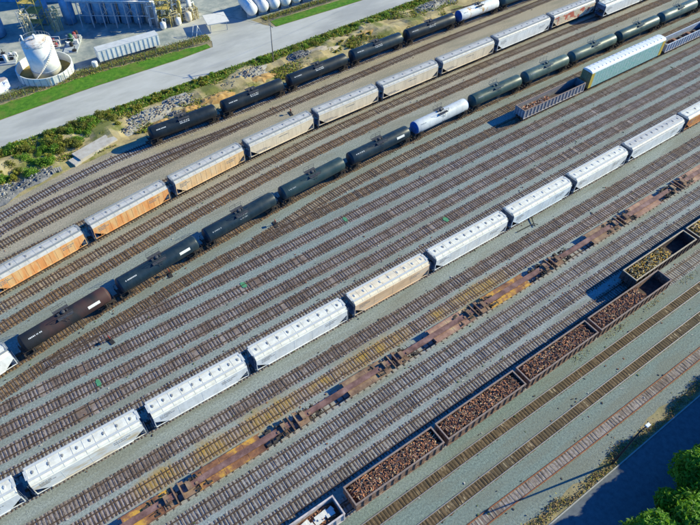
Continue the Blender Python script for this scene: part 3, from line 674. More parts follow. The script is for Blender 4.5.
heap(113.2, JY, -8.7, 8.7, 2.75, 1.1, 2.8, 900, 'heap of pale yellow scrap at the right edge', [YL[2],YL[0],SC[3],YL[1]])
RY = CURVES['K2'](120)
gondola(117.3, RY, 22.6, 'long low gondola with white ribbed side and scattered brown scrap before the autorack', flat('grey_gondola', (.22,.22,.24)), G_DARK, G_RIM, H=3.0, W=2.9, ribm=G_WHT, group='gondolas at the autorack')
heap(117.3, RY, -10.5, 0.5, 2.6, 1.1, 1.9, 420, 'scattered brown scrap in the white ribbed gondola', [SC[0],SC[2],SC[4],SC[1],G_WHT])
for k, (xa, xb) in enumerate(((161.3,182.5),(182.5,204))):
    gondola((xa+xb)/2, RY, xb-xa, ['gondola with pale ribs and dark bins right of the autorack','gondola out past the right edge behind the autorack'][k], flat('grey_blue_gondola', (.34,.40,.48)), G_DARK, flat('pale_blue_rim', (.50,.56,.62)), H=3.0, W=2.9, ribm=G_WHT, group='gondolas at the autorack')
for k in range(5):
    tag(MB().box(-1.1,1.1,-1.0,1.0,0,.5+.35*(k%2)).box(-.5,.5,-.6,.6,.5+.35*(k%2),.9+.35*(k%2)).build('scrap_bin', [G_DARK,G_RUSTIN][k%2], None, (164.2+3.3*k, RY, ZR+1.12)), ['first dark bin next to the right end of the autorack','second bin in the open gondola right of the autorack','middle bin of five in the gondola right of the autorack','fourth bin in the gondola right of the autorack','last bin in the gondola right of the autorack'][k], 'bin', 'bins in the gondola right of the autorack')

# --- autorack
def autorack():
    xa, xb = 129.2, 160.4; cx = (xa+xb)/2; L = xb-xa; h = L/2-.55; hw = 1.5; t = thing('autorack_car', 'tall closed autorack with white roof, yellow ends and graffiti covered teal side', 'autorack', (cx, RY, ZR), 0)
    m = bpy.data.materials.new('graffiti_side'); m.use_nodes = True; T = m.node_tree; Lk = T.links; bs = T.nodes['Principled BSDF']; bs.inputs['Roughness'].default_value = .6
    g = T.nodes.new('ShaderNodeTexCoord'); vo = T.nodes.new('ShaderNodeTexVoronoi'); vo.inputs['Scale'].default_value = .55; Lk.new(g.outputs['Object'], vo.inputs['Vector'])
    n = T.nodes.new('ShaderNodeTexNoise'); n.inputs['Scale'].default_value = .55; n.inputs['Detail'].default_value = 4; n.inputs['Distortion'].default_value = 2.5; Lk.new(g.outputs['Object'], n.inputs['Vector'])
    r = T.nodes.new('ShaderNodeValToRGB'); r.color_ramp.interpolation = 'CONSTANT'; e = r.color_ramp.elements
    e[0].position = 0; e[0].color = (.36,.55,.50,1); e[1].position = .70; e[1].color = (.62,.44,.07,1)
    for p, c in ((.36,(.40,.56,.52)),(.42,(.12,.44,.38)),(.455,(.46,.58,.54)),(.50,(.34,.50,.46)),(.54,(.10,.46,.34)),(.575,(.55,.64,.58)),(.62,(.16,.40,.40)),(.66,(.42,.55,.48))):
        q = e.new(p); q.color = (*c,1)
    Lk.new(n.outputs[0], r.inputs[0]); Lk.new(r.outputs[0], bs.inputs['Base Color'])
    yel = nmat('yellow_autorack_post', [(.50,.34,.05),(.66,.48,.10)], coord='obj', scale=2)
    wr = nmat('white_autorack_roof', [(.74,.76,.74),(.84,.85,.82)], coord='obj', scale=.8, rough=.4)
    b = MB()
    for s in (-1,1):
        y0, y1 = sorted((s*hw, s*(hw-.06))); b.box(-h+1.2,h-1.2,y0,y1,.85,5.1)
        for i in range(24):
            x = -h+1.2+(2*h-2.4)*i/23; ya, yb = sorted((s*hw, s*(hw+.015))); b.box(x-.03,x+.03,ya,yb,.85,5.1)
    b.build('side_panel', m, t)
    b = MB()
    for s in (-1,1):
        for q in (-1,1):
            x0, x1 = sorted((s*h, s*(h-1.2))); ya, yb = sorted((q*(hw-.06), q*(hw+.03))); b.box(x0,x1,ya,yb,.85,5.1)
    b.build('end_post', yel, t)
    for s in (-1,1):
        b = MB(); x0, x1 = sorted((s*h, s*(h-.08))); b.box(x0,x1,-hw+.1,-.02,.9,5.0); b.box(x0,x1,.02,hw-.1,.9,5.0)
        for q in (-1.1,-.6,.6,1.1): xa_, xb_ = sorted((s*h, s*(h+.05))); b.box(xa_,xb_,q-.04,q+.04,.9,5.0)
        b.build('end_door', nmat('dull_ochre_door', [(.20,.16,.08),(.34,.27,.13)], coord='obj', scale=1.5), t)
    b = MB(); P = [(-hw-.04,5.1),(-hw+.12,5.42),(-hw+.5,5.62),(-.5,5.74),(.5,5.74),(hw-.5,5.62),(hw-.12,5.42),(hw+.04,5.1)]
    n = 20
    for i in range(n):
        xx0, xx1 = -h+2*h*i/n, -h+2*h*(i+1)/n
        for q in range(7): b.face([(xx0,*P[q]),(xx1,*P[q]),(xx1,*P[q+1]),(xx0,*P[q+1])])
        if i: b.box(xx0-.02,xx0+.02,-hw+.5,hw-.5,5.6,5.75)
    for s in (-1,1): b.face([(s*h,*p) for p in (P if s > 0 else P[::-1])])
    b.build('roof', wr, t)
    MB().box(-h,h,-1.3,1.3,.6,.85).build('floor', STEEL, t)
    gear(t, L, 2.4)
autorack()

# --- spine cars
SPINE = nmat('purple_brown_spine', [(.10,.05,.045),(.21,.115,.10),(.32,.20,.18)], coord='obj', scale=.6, rough=.7)
SPORG = nmat('orange_rust_deck', [(.13,.06,.04),(.30,.14,.07),(.60,.34,.06)], coord='obj', scale=.33, rough=.8, stops=[.40,.52,.60])
SPTAN = nmat('tan_rust_deck', [(.13,.075,.05),(.27,.17,.11),(.44,.31,.18)], coord='obj', scale=.5, rough=.8)
SPPINK = nmat('pink_worn_deck', [(.20,.11,.08),(.38,.22,.16),(.56,.42,.24)], coord='obj', scale=.4, rough=.8)
FY = 39.85
Fc = [(-19.2,.3,[(-7.6,-.6),(-16,-12.2)],SPORG,'low spine car with orange deck at the bottom edge'),
      (.3,19.4,[(3.4,13.8)],SPORG,'spine car with bright orange patches on its deck'),
      (19.4,38.8,[(29.3,36.6)],SPTAN,'spine car beneath the yellow stained track with dark open left half'),
      (38.8,57.4,[(47.3,55.6)],SPPINK,'pinkish spine car near the middle of its row'),
      (57.4,76.8,[(60.2,70.0)],SPORG,'spine car with orange and cream mottled deck in mid row'),
      (76.8,97.2,[(88.0,95.4)],SPTAN,'spine car with pale tan deck left of the yellow gondola'),
      (97.2,116.4,[(101.2,109.2)],SPPINK,'spine car with cream edged deck close to the right edge'),
      (116.4,135.6,[(119,128)],SPPINK,'spine car cut off by the right edge')]
for xa, xb, plats, mt, lb in Fc:
    L = xb-xa; cx = (xa+xb)/2; h = L/2; t = thing('spine_car', lb, 'spine car', (cx,FY,ZR), 0, 'low spine cars')
    b = MB(); b.box(-h+.35,h-.35,-.38,.38,.62,1.12)
    b.box(-h+.35,h-.35,-.48,-.36,1.12,1.16).box(-h+.35,h-.35,.36,.48,1.12,1.16); b.build('spine', SPINE, t)
    for pa, pb in plats:
        p, q = pa-cx, pb-cx; b = MB()
        for s in (-1,1):
            y0, y1 = sorted((s*.42, s*1.42)); b.box(p,q,y0,y1,.86,.93)
            ya, yb = sorted((s*1.36, s*1.48)); b.box(p-.4,q+.4,ya,yb,.78,.98)
            n = int((q-p)/1.3)
            for i in range(0,n+1,3): x = p+(q-p)*i/n; b.box(x-.05,x+.05,y0,y1,.93,.95)
        b.build('deck', mt, t)
    for s in (-1,1):
        ex = s*(h-.5); b = MB()
        b.box(min(ex,ex-s*1.9),max(ex,ex-s*1.9),-1.35,-.45,.93,.99).box(min(ex,ex-s*.7),max(ex,ex-s*.7),.45,1.35,.93,.99)
        b.box(ex-.1,ex+.1,-1.4,1.4,.95,1.25); b.box(ex-s*1.2-.35,ex-s*1.2+.35,-.6,.6,1.14,1.5)
        b.bar((ex,-1.2,1.2),(ex,-1.2,2.1),.03); b.bar((ex,-1.2,2.1),(ex,-.5,2.1),.03); b.bar((ex,-.5,2.1),(ex,-.5,1.2),.03)
        b.lathe([(.22,0),(.22,.06)],10,c=(ex-s*2.3,-.2,1.16))
        b.build('end_platform', SPTAN, t)
    for s in (-1,1):
        b = MB()
        for k in range(7):
            x = s*(h-1.2-R.uniform(0,3.6)); y_ = R.choice((-1,1))*R.uniform(.55,1.2); b.box(x-R.uniform(.15,.45),x+R.uniform(.15,.45),y_-R.uniform(.1,.25),y_+R.uniform(.1,.25),.5,R.uniform(.8,1.15))
        for k in range(6):
            x = s*(h-.8-R.uniform(0,4)); b.bar((x,-1.3,R.uniform(.7,1.1)),(x+R.uniform(-.5,.5),1.3,R.uniform(.7,1.1)),.06)
            x2 = x+R.uniform(-1.5,1.5); y_ = R.uniform(-1,1); b.bar((x,y_,1.0),(x2,y_+R.uniform(-.3,.3),1.1),.05)
        b.lathe([(.2,0),(.25,.06),(.25,.9),(.2,.96)],10,'X',(s*(h-4.0)-.5,s*.9,.75))
        b.build('brake_gear', STEEL, t)
    gear(t, L, 1.7, BOGIET)

# paint marks and small pieces
GRN = nmat('green_spray_paint', [(.06,.22,.12),(.10,.34,.18)], scale=3)
for x, y, lb in ((-2.6,64.2,'bright green paint patch on the track at far left'),(26.6,69.0,'green paint patch above the white hopper row left of centre'),(52.0,72.5,'green paint mark on the track in the yard centre'),(69,60.9,'small dark green mark on the track above the cream hopper')):
    b = MB(); b.face([(R.uniform(.30,.55)*math.cos(k*.45), R.uniform(.65,1.05)*math.sin(k*.45), 0) for k in range(14)])
    tag(b.build('paint_patch', GRN, None, (x,y,.082)), lb, 'paint patch', 'green marks on the tracks')
DK = nmat('dark_steel', [(.02,.02,.022),(.05,.05,.055)], scale=2)

# dark bars standing in for a T-shaped lamp shadow, then small trackside pieces
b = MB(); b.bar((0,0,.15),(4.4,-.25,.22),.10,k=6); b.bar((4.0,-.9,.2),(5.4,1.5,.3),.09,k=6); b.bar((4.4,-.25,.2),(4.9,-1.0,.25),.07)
tag(b.build('lamp_shadow_shape', DK, None, (78.6,50.0,.02)), 'dark T shape standing in for a lamp shadow beside the white hopper cars', 'shadow shape')
def switch_stand(x, y, lb):
    t = thing('switch_stand', lb, 'switch stand', (x,y,0), R.uniform(-.3,.3), 'switch stands')
    MB().box(-.35,.35,-.9,.9,0,.14).build('base', DK, t)
    b = MB(); b.bar((0,0,.1),(0,0,1.1),.07,k=6); b.bar((-.5,.2,.25),(.6,-.1,.5),.05); b.build('post', DK, t)
    MB().box(-.05,.05,-.3,.3,.9,1.3).build('target', nmat('red_target', [(.35,.04,.03),(.5,.08,.05)], coord='obj', scale=3), t)
for x, y, lb in ((16.5,79.1,'black switch stand between the navy tank cars and the lead track'),(2,71.0,'small switch stand low between lead track and its neighbour at left'),(39.5,79.3,'switch stand at the crowded turnout in the yard'),(62,110.0,'switch stand beside the brown track below the black tank cars')):
    switch_stand(x, y, lb)
# light mast by the shaded road
t = thing('light_mast', 'tall dark light mast with white lamp at the edge of the shaded road', 'light mast', (55.3,7.5,0))
MB().bar((0,0,0),(0.6,-.1,10.4),.19,k=8,r2=.10).build('pole', DK, t)
MB().bar((0.6,-.1,10.3),(1.6,-.2,10.7),.06,k=6).build('arm', DK, t)
MB().box(1.4,2.1,-.42,.02,10.62,10.84).build('lamp', nmat('white_lamp_head', [(.75,.76,.75),(.85,.85,.84)], coord='obj', scale=2), t)

# ------------------------------------------------------------------ shaded road, verge and trees at lower right
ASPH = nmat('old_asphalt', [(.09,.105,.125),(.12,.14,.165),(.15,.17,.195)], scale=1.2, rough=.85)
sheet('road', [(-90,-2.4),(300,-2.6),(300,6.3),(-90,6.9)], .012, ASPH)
KERB = nmat('pale_kerb', [(.30,.30,.28),(.45,.44,.41)], scale=1.5)
b = MB(); 
tag(MB().box(-90,300,6.66,6.84,-.02,.13).build('kerb', KERB), kind='structure')
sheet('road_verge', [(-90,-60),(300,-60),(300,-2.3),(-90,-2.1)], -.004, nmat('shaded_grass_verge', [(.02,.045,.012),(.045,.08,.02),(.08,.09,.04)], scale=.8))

def leaf_mat(name, a, b_, c):
    m = nmat(name, [a, b_, c], scale=.9, detail=4, rough=.6, coord='pos', spec=.25); 
    t = m.node_tree
    bs = t.nodes['Principled BSDF']; tr = t.nodes.new('ShaderNodeBsdfTranslucent'); mx = t.nodes.new('ShaderNodeMixShader'); mx.inputs[0].default_value = .3
    ou = t.nodes['Material Output']; t.links.new(bs.outputs[0], mx.inputs[1]); t.links.new(tr.outputs[0], mx.inputs[2]); t.links.new(mx.outputs[0], ou.inputs[0])
    tr.inputs[0].default_value = (*[min(1, q*1.4) for q in c], 1)
    return m
LEAF = leaf_mat('tree_leaves', (.03,.08,.008), (.09,.22,.014), (.19,.38,.025))
LEAF2 = leaf_mat('shrub_leaves', (.045,.12,.012), (.13,.27,.022), (.26,.37,.045))
LEAF4 = leaf_mat('olive_leaves', (.06,.08,.015), (.16,.18,.03), (.30,.28,.06))
LEAF3 = leaf_mat('yellow_weed_leaves', (.12,.16,.02), (.28,.29,.035), (.40,.34,.07))
BARK = nmat('bark', [(.05,.035,.025),(.11,.08,.055)], coord='obj', scale=4)
def crown_mesh(rad, h, n, leaf, seed, base=0.0, blobs=14):
    rr = random.Random(seed); b = MB(); B = []
    for k in range(blobs):
        a = rr.uniform(0,6.28); q = rad*rr.uniform(.0,.68); B.append((q*math.cos(a), q*math.sin(a), base+h*rr.uniform(.28,.86)-(q/rad)**2*h*.22, rad*rr.uniform(.26,.46)))
    for k in range(n):
        bx, by, bz, br = B[rr.randrange(blobs)]
        v = Vector((rr.gauss(0,1), rr.gauss(0,1), rr.gauss(0,1))).normalized(); 
        q = br*(rr.random()**.28)*rr.uniform(.85,1.12); c = Vector((bx,by,bz))+Vector((v.x*q, v.y*q, v.z*q*.85))
        if c.z < base+.1: continue
        d = (v*.6+Vector((rr.uniform(-1,1),rr.uniform(-1,1),rr.uniform(-.3,1)))).normalized()
        t0 = d.orthogonal().normalized(); t1 = d.cross(t0); s = leaf*rr.uniform(.6,1.4)
        an = rr.uniform(0,6.28); u = t0*math.cos(an)+t1*math.sin(an); w_ = d.cross(u)
        b.face([c-u*s, c+w_*s*.45, c+u*s, c-w_*s*.45])
    return b, B
def tree(x, y, rad, h, seed, label, n=26000, leaf=.30):
    t = thing('tree', label, 'tree', (x,y,0), 0, 'trees by the shaded road')
    b, B = crown_mesh(rad, h, n, leaf, seed); b.build('crown', LEAF, t)
    m = MB(); m.bar((0,0,0),(.2,.1,h*.45),.38,k=8,r2=.24)
    for bx, by, bz, br in B[:9]: m.bar((.2,.1,h*.32),(bx*.9,by*.9,bz),.15,k=5,r2=.04)
    m.build('trunk', BARK, t)
for a in ((49.6,-2.8,6.6,12.0,11,'bright green tree at the bottom right corner'), (59.4,-1.2,6.0,13.4,12,'dark green tree at the right edge above the bright one'),
          (43.0,-13.5,5.5,12,13,'tree just below the bottom right corner'), (69,-5.6,6.4,16,14,'tree right of the frame shading the road'), (79,-6,6.8,17,15,'second tree right of the frame shading the road'),
          (89,-6,6.8,17,16,'third tree right of the frame along the road'), (62.5,-13,6,14,17,'tree behind the dark green one off the right edge'), (99,-5.6,6.4,17,18,'fourth tree right of the frame along the road'),
          (74,-2.6,5.0,14,19,'tree leaning over the shaded road right of the frame'), (84,-1.8,5.0,15,20,'second tree leaning over the shaded road right of the frame'), (94,-1.8,5.2,15,21,'third tree leaning over the shaded road right of the frame'), (109,-4,6.4,17,22,'fifth tree right of the frame along the road'), (66,-1.6,3.6,11,23,'slender tree on the near kerb right of the dark one')):
    tree(*a)

# weeds along the gravel edge
def scatter_leaves(name, fn, n, mats, label, cat, leaf=.12, kind='stuff', hmax=.4):
    b = MB()
    for k in range(n):
        p = fn()
        if p is None: continue
        x, y, m = p; d = Vector((R.uniform(-1,1),R.uniform(-1,1),R.uniform(.3,1.2))).normalized(); t0 = d.orthogonal().normalized(); t1 = d.cross(t0); an = R.uniform(0,6.28); u = t0*math.cos(an)+t1*math.sin(an); w_ = d.cross(u)
        s = leaf*R.uniform(.6,1.6); c = Vector((x,y,.03+R.random()**2*hmax)); b.face([c-u*s, c+w_*s*.5, c+u*s, c-w_*s*.5], m)
    return tag(b.build(name, mats), label, cat, kind=kind)
DRY = nmat('dry_weed', [(.16,.11,.05),(.30,.20,.09),(.36,.28,.14)], scale=1.5)
def f1():
    x = R.uniform(10,110); c = 7.6+.5*math.sin(x*.35)+.3*math.sin(x*.9); y = c+R.gauss(0,.5)
    if y < 6.95: return None
    return x, y, R.choice([0,0,0,1])
scatter_leaves('dry_weeds', f1, 9000, [DRY, LEAF3], 'brown dry weeds along the gravel edge above the shaded road', 'weeds')
def f2():
    x = R.uniform(64,100); y = 22.9+R.gauss(0,.35); return (x, y, R.choice([0,1])) if math.sin(x*.6)+R.uniform(-1,1) > .4 else None
scatter_leaves('ballast_weeds', f2, 900, [LEAF3, DRY], 'sparse yellow weeds beside the scrap gondolas', 'weeds', leaf=.1, hmax=.15)

# ------------------------------------------------------------------ upper left: road, grass, rough ground
CONC = nmat('pale_concrete_road', [(.41,.41,.37),(.47,.47,.43),(.52,.52,.48)], scale=.25, rough=.9, col2=(.27,.275,.27), scale2=.09, amt2=.5, stretch=(.35,1,1))
loE = lin([(-120,128),(-40,132),(0.8,135.2),(26,136),(68,136.8),(99,138.3),(126,139.6),(300,143)])
hiE = lin([(-120,139),(-40,143),(3.4,146),(26,147.4),(50,147.6),(62,148.6),(82,148.6),(106,148.2),(300,150)])
rx = [-120+3*i for i in range(140)]
b = MB()
for i in range(len(rx)-1): b.face([(rx[i],loE(rx[i]),.02),(rx[i+1],loE(rx[i+1]),.02),(rx[i+1],hiE(rx[i+1]),.02),(rx[i],hiE(rx[i]),.02)])
tag(b.build('concrete_road', CONC), kind='structure')
sheet('driveway', [(60.5,148.4),(81,148.4),(78.5,151.6),(77,155.5),(70,162),(60,170),(52,172),(52,168),(60,158),(61.8,151.5)], .016, CONC)
GRASS = nmat('mown_grass', [(.04,.13,.008),(.07,.20,.012),(.13,.26,.02)], scale=.9, rough=.95, col2=(.16,.19,.035), scale2=.22, amt2=.6, t2=(.50,.64), bump=.6)
shi = lin([(-60,145.5),(-10,150.2),(5,152.4),(28,153.5),(52,151.7),(61,150.6)])
b = MB(); gx = [-60+2*i for i in range(61)]
for i in range(len(gx)-1): b.face([(gx[i],hiE(gx[i])+.25,.03),(gx[i+1],hiE(gx[i+1])+.25,.03),(gx[i+1],shi(gx[i+1])+.3*math.sin(gx[i+1]*1.9),.03),(gx[i],shi(gx[i])+.3*math.sin(gx[i]*1.9),.03)])
tag(b.build('grass', GRASS), 'mown grass strip left of the driveway along the pale road', 'grass', kind='stuff')
b = MB(); gx = [81+2*i for i in range(60)]
for i in range(len(gx)-1): b.face([(gx[i],hiE(gx[i])+.25,.03),(gx[i+1],hiE(gx[i+1])+.25,.03),(gx[i+1],hiE(gx[i+1])+3.9,.03),(gx[i],hiE(gx[i])+3.9,.03)])
tag(b.build('grass', GRASS), 'mown grass strip right of the driveway along the pale road', 'grass', kind='stuff')
def fence(pts, label):
    t = thing('chain_fence', label, 'fence', (pts[0][0],pts[0][1],0), 0, 'chain link fences'); o = Vector((pts[0][0],pts[0][1],0))
    FM = nmat('dull_fence_steel', [(.16,.17,.17),(.25,.26,.26)], coord='obj', scale=2)
    m = MB(); 
    for (x0,y0),(x1,y1) in zip(pts, pts[1:]):
        n = max(1, int(math.hypot(x1-x0,y1-y0)/3))
        for k in range(n):
            a = Vector((x0+(x1-x0)*k/n, y0+(y1-y0)*k/n, 0))-o; c = Vector((x0+(x1-x0)*(k+1)/n, y0+(y1-y0)*(k+1)/n, 0))-o
            pb = MB(); pb.bar((0,0,0),(0,0,2.1),.045,k=6); pb.build('post', FM, t, a)
            for z in (.1,2.05): m.bar(a+Vector((0,0,z)), c+Vector((0,0,z)), .025)
            for q in range(10):
                e = a.lerp(c, q/10); f_ = a.lerp(c, (q+1)/10); m.bar(e+Vector((0,0,.1)), f_+Vector((0,0,2.05)), .012, k=3); m.bar(e+Vector((0,0,2.05)), f_+Vector((0,0,.1)), .012, k=3)
    m.build('mesh_panel', FM, t)
fence([(-20,150.2),(5,153.0),(28,154.2),(52,152.4),(60.6,151.2)], 'low wire fence along the far side of the left grass strip')
fence([(80.4,152.2),(92,152.9),(120,153.2),(150,153.9)], 'low wire fence in front of the white horizontal vessels')
# yard surface of the plant
PLANT = nmat('plant_yard_concrete', [(.22,.26,.25),(.36,.38,.34),(.54,.52,.44)], scale=.3, rough=.95, col2=(.15,.19,.20), scale2=.07, amt2=.8)
sheet('plant_yard', [(-80,152),(5,156),(30,157.4),(52,156.2),(60,155.5),(78,156),(260,155.8),(260,420),(-80,420)], .006, PLANT)
# weeds between fence and yard
def f3():
    x = R.uniform(-5,62); y = 155.2+R.gauss(0,.9)-(.02*x if x > 40 else 0); return (x, y, R.choice([0,0,1,2]))
scatter_leaves('verge_weeds', f3, 16000, [LEAF3, DRY, LEAF2], 'yellow and olive weeds behind the left grass strip', 'weeds', leaf=.16)
def f3b():
    x = R.uniform(80,150); y = 154.6+R.gauss(0,.7); return (x, y, R.choice([0,0,1,2]))
scatter_leaves('verge_weeds', f3b, 9000, [LEAF3, DRY, LEAF2], 'yellow weeds behind the right grass strip', 'weeds', leaf=.16)

# rough ground between road and tracks
SOIL = nmat('rough_soil', [(.28,.22,.11),(.42,.34,.17),(.50,.42,.24)], scale=.25, rough=.95, col2=(.15,.17,.035), scale2=.11, amt2=.9, t2=(.50,.60), bump=.6, bscale=1.5)
b = MB(); nx, ny = 170, 16; P = {}
from mathutils import noise as NZ
for i in range(nx+1):
    x = -40+1.5*i; y0 = far_edge(x)-.2; y1 = loE(x)-.2
    for j in range(ny+1):
        v = j/ny; y = y0+(y1-y0)*v; e = min(v, 1-v)*4; e = min(1, e)
        z = .012+e*max(0, NZ.noise(Vector((x*.11, y*.16, 3)))*1.3+.25+NZ.noise(Vector((x*.5,y*.5,1)))*.35); P[i,j] = (x,y,z)
for i in range(nx):
    for j in range(ny): b.face([P[i,j],P[i+1,j],P[i+1,j+1],P[i,j+1]], 0, True)
tag(b.build('rough_ground', SOIL), kind='structure')
# orange soil heaps and grey rubble
ORS = nmat('orange_soil', [(.30,.18,.07),(.46,.28,.10),(.52,.38,.18)], scale=.8, rough=.95, bump=.5)
RUB = [nmat('pale_rubble', [(.30,.28,.24),(.42,.40,.34)], scale=2, rough=.9), nmat('dark_rubble', [(.10,.11,.12),(.19,.19,.19)], scale=2, rough=.9), nmat('tan_rubble', [(.30,.22,.14),(.42,.34,.24)], scale=2, rough=.9)]
def mound(nm, x, y, rx_, ry_, h, mat, label, rot=0, cat='soil heap'):
    b = MB(); K = 28; J = 7; s0 = R.uniform(0,99); P = {}
    for j in range(J+1):
        for k in range(K):
            q = 1-j/J; a = 2*math.pi*k/K; wv = 1+.35*NZ.noise(Vector((math.cos(a)*1.6+s0, math.sin(a)*1.6, 0)))
            px, py = q*rx_*math.cos(a)*wv, q*ry_*math.sin(a)*wv
            P[j,k] = (px*math.cos(rot)-py*math.sin(rot), px*math.sin(rot)+py*math.cos(rot), -.2+h*(1-q**1.6)+(.35*h*NZ.noise(Vector((px*1.1+s0,py*1.1,2))) if j else 0))
    for j in range(J):
        for k in range(K): b.face([P[j,k],P[j,(k+1)%K],P[j+1,(k+1)%K],P[j+1,k]], 0, True)
    return tag(b.build(nm, mat, None, (x,y,.3)), label, cat, 'soil heaps by the roadside tank cars')
mound('soil_heap', 34.5,123.3,3.2,1.8,.9,ORS,'orange soil heap left of the grey rubble near the first black tank car')
mound('soil_heap', 50.0,125.6,5.5,2.2,1.0,ORS,'long orange soil heap behind the second black tank car')
mound('soil_heap', 42.5,125.0,3.0,1.6,.8,ORS,'small orange soil heap between two rubble piles')
mound('soil_heap', 63.5,127.2,5.5,1.8,.8,ORS,'orange soil heap below the dark rubble pile')
mound('soil_heap', 84.0,129.6,5.2,3.0,.5,nmat('bare_pale_soil', [(.44,.36,.25),(.54,.46,.34)], scale=.6, rough=.95, bump=.4),'flat bare tan soil patch beside the road')
mound('soil_heap', 103,131.5,7,1.6,.4,ORS,'low tan soil heap along the overgrown siding')
PALES = nmat('pale_dusty_soil', [(.26,.25,.22),(.40,.38,.33),(.48,.46,.41)], scale=1.2, rough=.95, bump=.6, bscale=3)
GREYS = nmat('grey_dusty_soil', [(.10,.11,.12),(.20,.20,.20),(.32,.31,.28)], scale=1.2, rough=.95, bump=.6, bscale=3)
def rubble(x, y, rx_, ry_, n, mix, label, rot=0, h=1.0):
    b = MB()
    for k in range(int(n*.6)):
        a = R.uniform(0,6.28); q = math.sqrt(R.random())*R.uniform(.8,1.15); px, py = q*rx_*math.cos(a), q*ry_*math.sin(a)
        b.rock(px*math.cos(rot)-py*math.sin(rot), px*math.sin(rot)+py*math.cos(rot), .15+h*(1-q*q)*R.uniform(.4,1), R.uniform(.1,.42), R.choice(mix), fl=.4)
    mound('soil_heap', x, y, rx_*1.15, ry_*1.3, .55, PALES if mix[0] == 0 else GREYS, 'pale dusty ground under the '+label, rot) if not label.startswith('zz') else None
    return tag(b.build('rubble_pile', RUB, None, (x,y,.2)), label, 'rubble pile', kind='stuff')
rubble(33,128.0,7.5,2.2,330,[0,0,0,2],'pale grey rubble pile at the left end of the heaps',.10)
rubble(42,129.6,4.5,2.2,170,[0,1,1,2],'mixed grey rubble pile beside the first orange soil')
rubble(38.5,124.6,2.4,1.3,80,[1,1,2,0],'small dark rubble pile between orange heaps')
rubble(61.5,130.6,5.5,2.6,260,[0,0,1,2],'broken grey slabs above the long orange heap',.1)
rubble(55.5,128.5,3.5,1.6,90,[0,1,2],'small rubble pile left of the broken slabs')
rubble(78,131.2,3.6,2.0,150,[1,1,1,0],'dark slate rubble pile left of the bare soil patch')
rubble(127,133.5,6,2.0,170,[0,1,1],'dark and blue grey rubble behind the siding at top')
rubble(138,133.8,7,2.0,170,[0,0,2],'pale rubble behind the siding at the top edge')
rubble(4,120.0,6.0,1.4,150,[1,1,0],'dark rubble below the green shrubs at the left edge',.25)
rubble(-4,119.0,5.0,2.4,150,[1,0,0],'grey rubble at the left edge of the photo',.25)
rubble(27,125.2,3.0,1.4,60,[0,1,2],'small rubble pile right of the concrete slab')
# concrete slab
t = thing('concrete_slab', 'pale weathered concrete slab lying among the shrubs', 'slab', (18,122.9,.3), math.radians(16))
MB().box(-4.6,5.2,-1.7,1.6,-.3,.55).build('slab_top', nmat('weathered_concrete', [(.40,.36,.30),(.50,.46,.39),(.56,.53,.47)], coord='obj', scale=.8), t)
MB().box(-6.3,-4.62,-1.9,.6,-.3,.25).build('broken_end', nmat('weathered_concrete', [], coord='obj'), t)
b = MB()
for k in range(5): b.box(-1.0+k*.42,-.66+k*.42,-.7+R.uniform(-.2,.2),.6+R.uniform(-.2,.2),-.1,.35+k*.03,rot=R.uniform(-.08,.08),cx=.02*k,cy=.01)
tag(b.build('broken_block', RUB[0], None, (8.6,120.2,.15)), 'pale broken concrete block left of the long slab', 'concrete block')
# shrubs
shr = [crown_mesh(2.1, 1.0, 1300, .17, 40+k, blobs=16)[0].mesh('shrub', [LEAF2,LEAF2,LEAF4,LEAF2,LEAF4][k]) for k in range(5)]
sy = [crown_mesh(1.2, 1.3, 700, .15, 60+k, blobs=6)[0].mesh('shrub', LEAF3) for k in range(3)]
places = ['left edge','near the pale slab','by the roadside','behind the rubble','beside the bare soil','next to the road edge']
def put_shrub(me, x, y, s, lb, grp):
    o = bpy.data.objects.new('shrub', me); C.objects.link(o); o.location = (x,y,.1); o.scale = (s,s,s); o.rotation_euler = (0,0,R.uniform(0,6.28)); tag(o, lb, 'shrub', grp)
for k in range(125):
    x = R.uniform(-8,26); lo_ = far_edge(x)+4.2; hi_ = loE(x)-1.0
    if x > 9: lo_ = 125.6+(x-9)*.1
    put_shrub(R.choice(shr+shr+sy), x, R.uniform(lo_, hi_), R.uniform(.45,1.15), 'leafy green shrub in the thicket between the left road and the gravel', 'shrubs in the left thicket')
for k in range(120):
    x = R.uniform(24,140); put_shrub(R.choice(shr+sy+sy), x, loE(x)-R.uniform(.8,3.6), R.uniform(.3,.7), 'low green or yellowish bush in the strip along the pale road', 'bushes along the pale road')
for k in range(26):
    x = R.uniform(78,104); put_shrub(R.choice(sy), x, R.uniform(126.5,135.5), R.uniform(.3,.7), 'low yellow weedy bush around the bare soil patch', 'weedy bushes by the bare soil')
def f4():
    x = R.uniform(-10,150); y = R.uniform(far_edge(x)+.8, loE(x)-.2); k = NZ.noise(Vector((x*.12,y*.2,7)))
    edge = (loE(x)-y) < 4.2
    if not edge and k < .08: return None
    return (x, y, R.choice([2,2,2,0] if edge and R.random() < .85 else [0,0,1,2]))
scatter_leaves('rough_grass', f4, 95000, [LEAF3, DRY, LEAF2], 'rough yellow green grass between the pale road and the tracks', 'grass', leaf=.20, hmax=.5)

